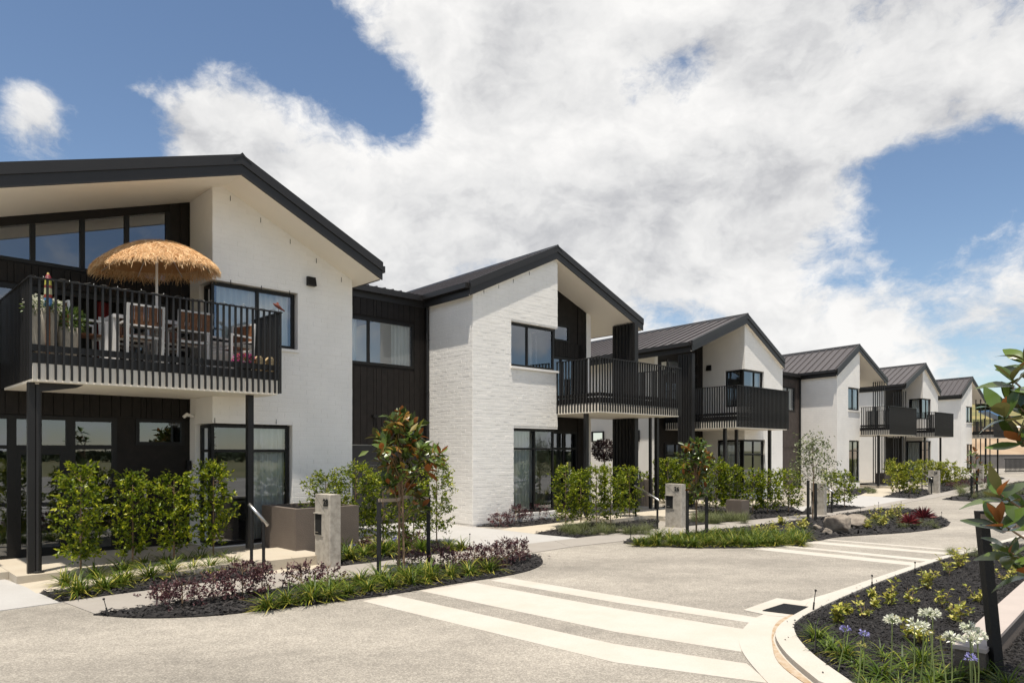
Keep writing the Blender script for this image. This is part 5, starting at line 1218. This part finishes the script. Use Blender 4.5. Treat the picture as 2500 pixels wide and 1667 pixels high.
s4 = stake(2436, 1648, 1247, 'leaning black stake at the right edge in the near bed', .07, .05, (-.13, 0))
strap([(s4[0] - .03, s4[1] - .045, s4[2] - .06), (s4[0] + .25, s4[1] - .05, s4[2] - .09), (x4, y4, s4[2] - .06)],   .085, 'hessian tie from the leaning stake to the right edge magnolia')

# ---- low purple shrubs
def low_shrub(u, v, wpx, hpx, label, group, m=PURP, ln=.034, dens=1.0, name='low_shrub', z=.016):
    x, y = gnd(u, v, z); Rr = wpx / FPX * y / 2; h = hpx / FPX * y; root = thing(name, (x, y, z), label, 'shrub', group)
    stems(root, (x, y, z), h, Rr, 9, .008, fork=.1)
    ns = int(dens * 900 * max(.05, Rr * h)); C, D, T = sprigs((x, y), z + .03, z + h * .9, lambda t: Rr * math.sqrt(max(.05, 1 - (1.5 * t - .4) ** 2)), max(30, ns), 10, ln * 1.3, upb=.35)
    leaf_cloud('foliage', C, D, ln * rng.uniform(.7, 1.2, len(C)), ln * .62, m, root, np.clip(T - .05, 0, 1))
for (u, v, w, h) in ((445, 1478, 115, 62), (520, 1468, 110, 72), (592, 1455, 120, 88), (640, 1448, 70, 70), (735, 1432, 90, 62), (800, 1424, 80, 46), (395, 1470, 70, 40), (1005, 1392, 80, 50), (1075, 1388, 75, 55), (1113, 1394, 70, 46), (1160, 1388, 75, 58), (1200, 1388, 80, 66), (1238, 1378, 75, 66), (1268, 1370, 62, 58)):
    low_shrub(u, v, w, h, 'low purple-leaved shrub in the front kerb bed', 'purple shrubs in the front kerb bed', dens=1.1)
for (u, v, w, h) in ((1220, 1284, 60, 34), (1259, 1275, 62, 42), (1300, 1267, 70, 40), (1335, 1260, 60, 38), (1365, 1256, 50, 30)):
    low_shrub(u, v, w, h, 'low purple shrub under the second house window', 'purple shrubs under the second house window', ln=.042, dens=.9)
for (u, v, w, h) in ((2330, 1190, 26, 14), (2355, 1186, 24, 14), (2408, 1180, 22, 12), (905, 1346, 50, 30), (1010, 1336, 46, 36)):
    low_shrub(u, v, w, h, 'small dark purple shrub in a bed behind the footpath', 'purple shrubs behind the footpath', ln=.05, dens=.8)

# ---- strappy clumps: four shared meshes, many copies
def clump_mesh(n, L, w, m, spread=1.0, segs=5, yellow=.14, name='blades'):
    V = []; T = []
    for k in range(n):
        t = random.uniform(0, 6.28); l = L * random.uniform(.55, 1.1); el = random.uniform(.25, 1.35) ; bx, by = random.gauss(0, .03 * spread), random.gauss(0, .03 * spread)
        d = Vector((math.cos(t), math.sin(t), 0)); s = Vector((-d.y, d.x, 0)) * (w / 2); p = Vector((bx, by, 0)); old = (1 - el / 1.35) > .7 and random.random() < .7
        tv = min(1, max(0, random.gauss(.40, .18))) if not (old or random.random() < yellow) else random.uniform(.8, 1)
        a = el; pts = []
        for i in range(segs + 1):
            pts.append((p.copy(), (1 - (i / segs) ** 2.2) * (.55 + .9 * min(.5, i / segs)))); p = p + (d * math.cos(a) + Vector((0, 0, 1)) * math.sin(a)) * (l / segs); a -= (1.35 / segs) * random.uniform(.6, 1.25)
            if p.z < .01: p.z = .01
        for i in range(segs):
            (p0, w0), (p1, w1) = pts[i], pts[i + 1]; V.append([tuple(p0 - s * w0), tuple(p0 + s * w0), tuple(p1 + s * w1), tuple(p1 - s * w1)]); T.append(tv)
    o = quad_cloud(name, np.array(V), np.array(T), m); me = o.data; bpy.data.objects.remove(o); return me
CL = [clump_mesh(120, .40, .016, GRASSM) for _ in range(4)]; FG = [clump_mesh(170, .40, .005, FINEG, 1.6, 4, .1) for _ in range(3)]; AG = [clump_mesh(46, .42, .026, GRASSM, 1.3, 5, .05) for _ in range(3)]
def clump(u, v, label, group, meshes, s=1.0, z=.018, xy=None, cat='grass clump', name='grass_clump'):
    x, y = xy or gnd(u, v, z); me = random.choice(meshes)
    o = put(name, me, None, None, (x, y, z), label=label, cat=cat, group=group, rot=random.uniform(0, 6.28)); k = s * random.uniform(.82, 1.15); o.scale = (k, k, k * random.uniform(.85, 1.1)); return o
for (u, v) in ((655, 1484), (702, 1474), (757, 1468), (803, 1460), (850, 1452), (900, 1444), (950, 1436), (1002, 1427), (1050, 1418), (1100, 1409), (1147, 1402), (765, 1446), (822, 1438), (880, 1428), (932, 1420), (985, 1412), (1030, 1405), (1195, 1396)):
    clump(u, v, 'strappy green clump along the front kerb bed', 'strappy clumps in the front kerb bed', CL, .95)
for (u, v) in ((159, 1428), (191, 1452), (232, 1412), (253, 1439), (290, 1429), (309, 1419), (366, 1413), (417, 1404), (473, 1396), (514, 1392), (565, 1386), (298, 1398), (351, 1388), (402, 1384), (458, 1378), (490, 1374), (545, 1372)):
    clump(u, v, 'strappy green clump under the shrubs along the first house ramp', 'strappy clumps along the first house ramp', CL, 1.02)
for (u, v) in ((853, 1366), (891, 1356), (937, 1356), (914, 1342), (968, 1345), (1029, 1346), (1094, 1342), (1127, 1340), (840, 1350), (985, 1335), (760, 1352)):
    clump(u, v, 'strappy green clump in the bed behind letterbox 28', 'strappy clumps behind letterbox 28', CL, 1.15)
for k in range(24):
    for r in (0, 1, 2):
        u = 1560 + k * 17.5 + random.uniform(-7, 7); v = (1329, 1318, 1309)[r] + random.uniform(-2, 2) + (3 if 5 < k < 18 else 0)
        if r == 2 and k < 6: continue
        if r == 1 and k < 2: continue
        clump(u, v, 'strappy green clump in the grassy island by letterbox 26', 'strappy clumps in the grassy island', CL, .8)
for k in range(22):
    clump(1355 + random.uniform(0, 230), 1300 + random.uniform(-9, 6), 'fine pale grass tuft under the five glossy shrubs', 'fine grass tufts before the second house', FG, .9)
for k in range(26):
    clump(1690 + random.uniform(0, 130), 1272 + random.uniform(-8, 6), 'fine pale grass tuft beside letterbox 26', 'fine grass tufts beside letterbox 26', FG, .9)
for k in range(26):
    u, v = 2040 + random.uniform(-10, 250), 1278 + random.uniform(-14, 12); clump(u, v, 'small grass tuft among the boulders and red plants', 'grass tufts in the far end of the island', FG, .6)
for k in range(30):
    clump(2335 + random.uniform(0, 160), 1196 + random.uniform(-10, 22), 'grass tuft in the far bed near the small magnolia', 'grass tufts in the far bed', FG, 1.1)
for k in range(8):
    clump(2100 + random.uniform(0, 40), 1200 + random.uniform(-5, 4), 'small grass tuft at the far driveway edge', 'grass tufts by the far driveway', FG, .8)
for k, (u, v, s) in enumerate(((1994, 1562, 1.0), (2030, 1592, 1.0), (2060, 1608, 1.0), (2096, 1634, 1.0), (2148, 1658, 1.25), (2163, 1608, .95), (2218, 1640, .95), (2250, 1622, .95), (2296, 1668, 1.1), (2270, 1690, 1.1), (2336, 1664, 1.0), (2392, 1652, 1.0), (2200, 1700, 1.1), (2460, 1690, 1.0), (2120, 1690, 1.0), (2350, 1710, 1.1))):
    clump(u, v, 'broad strappy agapanthus clump in the near right bed', 'agapanthus clumps in the near right bed', AG + CL[:2], s * .68, .05, name='agapanthus_clump', cat='plant')
for k in range(14):
    clump(2310 + random.uniform(0, 180), 1352 + random.uniform(-6, 10), 'small grass tuft at the far end of the near right bed', 'grass tufts in the near right bed', FG, .5, .05)

# ---- agapanthus blooms
STEMG = mat('flower_stem', (.13, .17, .05), .5); BLUE = mat('blue_petal', (.20, .20, .62), .6, tint=[(.20, .19, .46), (.32, .31, .62), (.52, .50, .78)], trans=.25); BUD = mat('flower_bud', (.42, .38, .12), .6, tint=[(.30, .30, .08), (.50, .44, .16)], trans=.2)
def bloom(u, v, col, label, group, d=None, r=.058, n=22, foot=None):
    d = d or 5.0; x, y = at(u, d); z = hz(v, d)
    fx, fy = (x + random.uniform(-.05, .05), y + random.uniform(-.04, .04)); root = thing('agapanthus_bloom', (fx, fy, .05), label, 'flower', group)
    mb = MB(); mb.tube([(fx, fy, .04), ((x + fx) / 2 + .01, (y + fy) / 2, (z + .05) / 2), (x, y, z - r * .25)], [.0052, .0045, .004], 6); part('stem', mb, STEMG, root)
    dd = rng.normal(0, 1, (n, 3)); dd[:, 2] = np.abs(dd[:, 2]) * .7 - .15; dd /= np.linalg.norm(dd, axis=1)[:, None]; base = np.array((x, y, z - r * .25)) + dd * (r * .55)
    mb = MB()
    for k in range(n): mb.tube([(x, y, z - r * .25), tuple(base[k])], .0012, 3, cap=False)
    part('pedicels', mb, STEMG, root)
    P = 5; C = np.repeat(base, P, 0); D = np.repeat(dd, P, 0) + rng.normal(0, .35, (n * P, 3)); leaf_cloud('petals', C, D, r * .62, r * .20, col, root, rng.random(n * P), fold=.3)
for k, (u, v, d) in enumerate(((2178, 1512, 5.3), (2232, 1519, 5.15), (2255, 1532, 5.1), (2261, 1494, 5.5), (2277, 1497, 5.45), (2323, 1556, 4.8), (2366, 1530, 4.95), (2386, 1548, 4.9), (2372, 1556, 4.85))):
    bloom(u, v, FLW, 'white agapanthus bloom on a tall stem in the near right bed', 'white agapanthus blooms', d)
for (u, v, d) in ((2064, 1534, 5.6), (2108, 1544, 5.5), (2368, 1604, 4.7)): bloom(u, v, BLUE, 'violet blue agapanthus bloom in the near right bed', 'blue agapanthus blooms', d, .042, 13)
for (u, v, d) in ((2272, 1545, 4.9), (2295, 1557, 4.8)): bloom(u, v, BUD, 'yellow-green agapanthus bud on a bare stem', 'agapanthus buds', d, .028, 14)
bloom(2102, 1573, BUD, 'dry curled agapanthus seed head in the near right bed', None, 5.2, .035, 10)
for (u, v, d) in ((860, 1287 + 42, 12.0), (968, 1316, 11.4), (1735, 1285, 17.5), (1850, 1300, 16.2), (1800, 1306, 15.8), (1640, 1310, 15.2)): bloom(u, v, BLUE, 'small violet bloom among the strappy clumps', 'small violet blooms', d, .06, 10)

# ---- yellow variegated young shrubs
def leggy(u, v, hpx, wpx, label, group, z=.05, ln=.05, m=YELL, n=1.0):
    x, y = gnd(u, v, z); h = hpx / FPX * y; w = wpx / FPX * y / 2; root = thing('variegated_shrub', (x, y, z), label, 'shrub', group); mb = MB(); C = []; D = []
    for k in range(int(6 * n) + 2):
        t = random.uniform(0, 6.28); r = w * random.uniform(.1, 1.15); tip = Vector((x + r * math.cos(t), y + r * math.sin(t), z + h * random.uniform(.3, 1.1))); b0 = Vector((x, y, z - .01)); mb.tube([b0, (b0 + tip) / 2 + Vector((0, 0, h * .08)), tip], [.004, .003, .0015], 4)
        for q in range(8):
            f = random.uniform(.3, 1.0); p = b0.lerp(tip, f); a = 2.4 * q + t; C.append(tuple(p)); D.append((math.cos(a) * .9, math.sin(a) * .9, random.gauss(.35, .4)))
    part('stem', mb, BARKM, root); C = np.array(C); leaf_cloud('foliage', C, np.array(D), ln * rng.uniform(.7, 1.2, len(C)), ln * .45, m, root, np.clip(rng.normal(.55, .25, len(C)), 0, 1))
for (u, v, h, w) in ((2048, 1524, 40, 26), (2066, 1503, 34, 24), (2110, 1508, 42, 46), (2138, 1486, 34, 26), (2176, 1478, 58, 34), (2222, 1474, 34, 34), (2265, 1440, 42, 42), (2318, 1404, 44, 60), (2342, 1388, 40, 44), (2303, 1484, 46, 40), (2342, 1518, 44, 62), (2392, 1472, 46, 48), (2462, 1424, 40, 70), (2470, 1390, 34, 60), (2215, 1565, 66, 64), (2250, 1575, 50, 40), (2420, 1365, 34, 50), (2130, 1462, 22, 20)):
    leggy(u, v, h * 1.15, w * 1.1, 'yellow variegated young shrub in the near right bed', 'variegated shrubs in the near right bed', n=random.uniform(.5, 1.9), ln=random.uniform(.052, .078))
for (u, v, h, w) in ((1846, 1306, 26, 40), (1885, 1300, 28, 44), (1908, 1282, 26, 34), (1960, 1292, 34, 44), (2046, 1296, 22, 26), (2140, 1276, 40, 34), (2155, 1284, 30, 34), (2192, 1270, 42, 40), (2175, 1264, 30, 34), (2120, 1290, 24, 30), (1930, 1300, 24, 36)):
    leggy(u, v, h, w, 'pale variegated shrub in the island among the boulders', 'variegated shrubs in the island', .016, .07, n=2.2)
# ---- red spiky plants
for k, (u, v, vt) in enumerate(((2219, 1286, 1252), (2254, 1273, 1236))):
    x, y = gnd(u, v, .016); h = (v - vt) / FPX * y; root = thing('red_spiky_plant', (x, y, .016), ('smaller red spiky plant in front at the island end', 'larger dark red spiky plant at the island end')[k], 'plant', 'red spiky plants at the island end'); n = 46
    mb = MB(); mb.tube([(x, y, 0), (x, y, h * .35)], .02, 6); part('stem', mb, BARKM, root)
    th = np.arange(n) * 2.4; el = np.linspace(.1, 1.35, n); D = np.stack([np.cos(th) * np.cos(el), np.sin(th) * np.cos(el), np.sin(el)], 1); leaf_cloud('leaves', np.tile(np.array((x, y, .05 + h * .15)), (n, 1)), D, h * .95, .05, REDL, root, rng.random(n), droop=.1, kind=None)

# ---- boulders
ROCK = mat('boulder_stone', (.17, .14, .115), .92, col2=(.31, .27, .22), vscale=7, detail=9, bump=1.0, bscale=16)
import bmesh
def boulder(u, v, wpx, hpx, label, seed, dpt=.75, z=.0):
    x, y = gnd(u, v, 0); w = wpx / FPX * y / 2; h = hpx / FPX * y; bm = bmesh.new(); bmesh.ops.create_icosphere(bm, subdivisions=4, radius=1.0); r2 = np.random.default_rng(seed)
    pl = r2.normal(0, 1, (9, 3)); pl /= np.linalg.norm(pl, axis=1)[:, None]; of = r2.uniform(.5, .9, 9); ph = r2.uniform(0, 6, (3,))
    for q in bm.verts:
        c = np.array(q.co)
        for n_, o_ in zip(pl, of):
            s = c @ n_ - o_
            if s > 0: c = c - n_ * s * .85
        c = c * (1 + .03 * np.sin(c[0] * 9 + ph[0]) * np.sin(c[1] * 8 + ph[1]) + .02 * np.sin(c[2] * 17 + ph[2]))
        q.co = (c[0] * w, c[1] * w * dpt, c[2] * h * .62 + h * .42)
    me = bpy.data.meshes.new('boulder'); bm.to_mesh(me); bm.free(); me.shade_smooth()
    put('boulder', me, ROCK, None, (x, y + w * dpt * .5, z), label=label, cat='boulder', group='boulders in the island bed')
boulder(2052, 1304, 72, 50, 'largest rounded boulder in the island bed', 3); boulder(2094, 1290, 68, 34, 'long low boulder right of the largest one', 5); boulder(2022, 1306, 24, 20, 'small pointed stone in front of the largest boulder', 8); boulder(1998, 1294, 26, 14, 'small flat stone left of the largest boulder', 11)
for (u, v, w, h, lb, sd_) in ((1514, 1299, 36, 6, 'flat pale stone under the five glossy shrubs', 21), (1468, 1306, 30, 6, 'flat grey stone in the grass before the second house', 22)): boulder(u, v, w, h, lb, sd_)

# ------------------------------------------------------------------ far ground: earth bank, hill, retaining wall, fence
CLAY = mat('clay_bank', (.27, .185, .115), .95, col2=(.36, .27, .18), vscale=.35, detail=9, bump=.7, bscale=1.6)
GRASSH = mat('hill_grass', (.10, .115, .035), .95, col2=(.26, .20, .07), vscale=.12, detail=8)
def terrain(name, x0, x1, y0, y1, f, nx, ny, m):
    mb = MB(); vs = [(x0 + (x1 - x0) * i / nx, y0 + (y1 - y0) * j / ny) for j in range(ny + 1) for i in range(nx + 1)]
    mb.add([(x, y, f(x, y)) for x, y in vs], [(j * (nx + 1) + i, j * (nx + 1) + i + 1, (j + 1) * (nx + 1) + i + 1, (j + 1) * (nx + 1) + i) for j in range(ny) for i in range(nx)]); return struct(name, mb, m, smooth=True)
def wob(x, y): return math.sin(x * .21 + y * .13) * .5 + math.sin(x * .53 - y * .31) * .25
terrain('earth_bank', 38, 150, 76, 100, lambda x, y: max(-.5, min(1, (y - 77) / 16)) * 5.0 + .3 * wob(x, y) * min(1, max(0, (y - 77) / 6)), 80, 24, CLAY)
terrain('hill', 30, 320, 98, 300, lambda x, y: 4.6 + (y - 98) * .078 + 1.0 * wob(x * .35, y * .3) + max(0, (x - 60)) * .012, 90, 50, GRASSH)
rw_ = thing('retaining_wall', (50, 73, 0), 'long grey retaining wall at the foot of the earth bank', 'wall'); GREYB = mat('grey_block', (.13, .12, .115), .85, var=.15, vscale=1)
W6 = Frame((47.0, 72.0), (.95, .30), (-.30, .95))
mb = MB(); mb.box(W6, -6, 40, 0, .3, 0, 1.35); part('wall_body', mb, GREYB, rw_); mb = MB(); mb.box(W6, -6, 40, -.04, .34, 1.35, 1.42); part('wall_cap', mb, GREYB, rw_)
FD = Frame((39.5, 57.5), (.93, .37), (-.37, .93)); fn = thing('fence', FD(0, 0, 0), 'dark slatted fence beyond the farthest townhouse', 'fence')
mb = MB(); mb.box(FD, 0, 9, -.03, .03, 1.12, 1.18); mb.box(FD, 0, 9, -.03, .03, .12, .18); part('fence_rail', mb, CHAR, fn)
me = bar_mesh(FD, 'a', .07, .02, 1.1)
for k in range(60): put('fence_slat', me, CHAR, fn, loc=Vector(FD(.08 + .15 * k, -.04, .08)) - world_loc(fn))
# small blue shade sail on posts and pale pipe on the hill
x, y = at(2422, 92); bs = thing('blue_shelter', (x, y, 4.5), 'small sloping blue shelter roof on the far hillside', 'shelter'); z = hz(1016, 92)
mb = MB(); mb.hexa([(x - 1.1, y - 1, z + .55), (x + 1.3, y - 1, z - .55), (x + 1.3, y + 1, z - .55), (x - 1.1, y + 1, z + .55), (x - 1.1, y - 1, z + .75), (x + 1.3, y - 1, z - .35), (x + 1.3, y + 1, z - .35), (x - 1.1, y + 1, z + .75)]); part('roof', mb, mat('blue_sheet', (.10, .22, .42), .5), bs)
for sx in (-1.0, 1.1): mb = MB(); mb.tube([(x + sx, y, z - 2.6), (x + sx, y, z - .3)], .06, 6); part('post', mb, CHAR, bs)
x, y = at(2440, 88); mb = MB(); mb.tube([(x, y, hz(1042, 88)), (x + 12, y + 3, hz(1042, 88) - .1)], .16, 8); single('white_pipe', mb, WHITEP, (x, y, hz(1042, 88)), 'long white pipe lying along the top of the earth bank', 'pipe')
# scattered hill trees, and the wooded rise across the road that the windows mirror
FARL = mat('far_foliage', (.03, .045, .015), .9, tint=[(.010, .018, .006), (.03, .045, .014), (.06, .075, .025)])
for k, (u, hgt) in enumerate(((2410, 2.6), (2417, 3.4), (2424, 3.0), (2395, 2.2))):
    x, y = at(u, 190); z0 = 4.6 + (190 - 98) * .078 + (x - 60) * .012; rt = thing('hill_tree', (x, y, z0), ('far dark tree on the hill skyline, second from left', 'tallest far tree on the hill skyline', 'rightmost far tree on the hill skyline', 'leftmost far tree on the hill skyline')[k], 'tree', 'far trees on the hill skyline')
    p, d = ball(500, (x, y, z0 + hgt * .55), hgt * .5, 1.1); leaf_cloud('crown', p, d, .5, .4, FARL, rt, rng.random(500)); mb = MB(); mb.tube([(x, y, z0 - .6), (x, y, z0 + hgt * .5)], .12, 5); part('trunk', mb, BARKM, rt)
n = 26000; th = rng.uniform(R(-10), R(165), n); rr = rng.uniform(95, 175, n); ang = th; X = rr * np.cos(ang - R(75)); Y = -np.abs(rr * .2) + rr * np.sin(ang - R(75)) - 10
keep = (Y < 25) ; X, Y = X[keep], Y[keep]; hh = 1.0 + .5 * (.5 + .5 * np.sin(X * .06) * np.cos(Y * .05)); Z = rng.random(len(X)) ** .6 * hh
o = leaf_cloud('far_woodland', np.stack([X, Y, Z], 1), rng.normal(0, 1, (len(X), 3)), 1.0, .8, FARL, None, rng.random(len(X)))

# ------------------------------------------------------------------ like things in one bed: tell them apart by their place in the row
ORD = 'first second third fourth fifth sixth seventh eighth ninth tenth eleventh twelfth thirteenth fourteenth fifteenth sixteenth seventeenth eighteenth nineteenth twentieth twenty-first twenty-second twenty-third twenty-fourth twenty-fifth twenty-sixth'.split()
by = {}
for o in SC.objects:
    if o.parent is None and o.get('group') and o.get('label'): by.setdefault(o['label'], []).append(o)
for lb, os_ in by.items():
    if 1 < len(os_) <= 26:
        os_.sort(key=lambda o: o.location.x / max(.1, o.location.y))
        for k, o in enumerate(os_): o['label'] = lb + ', ' + ORD[k] + ' from the left'
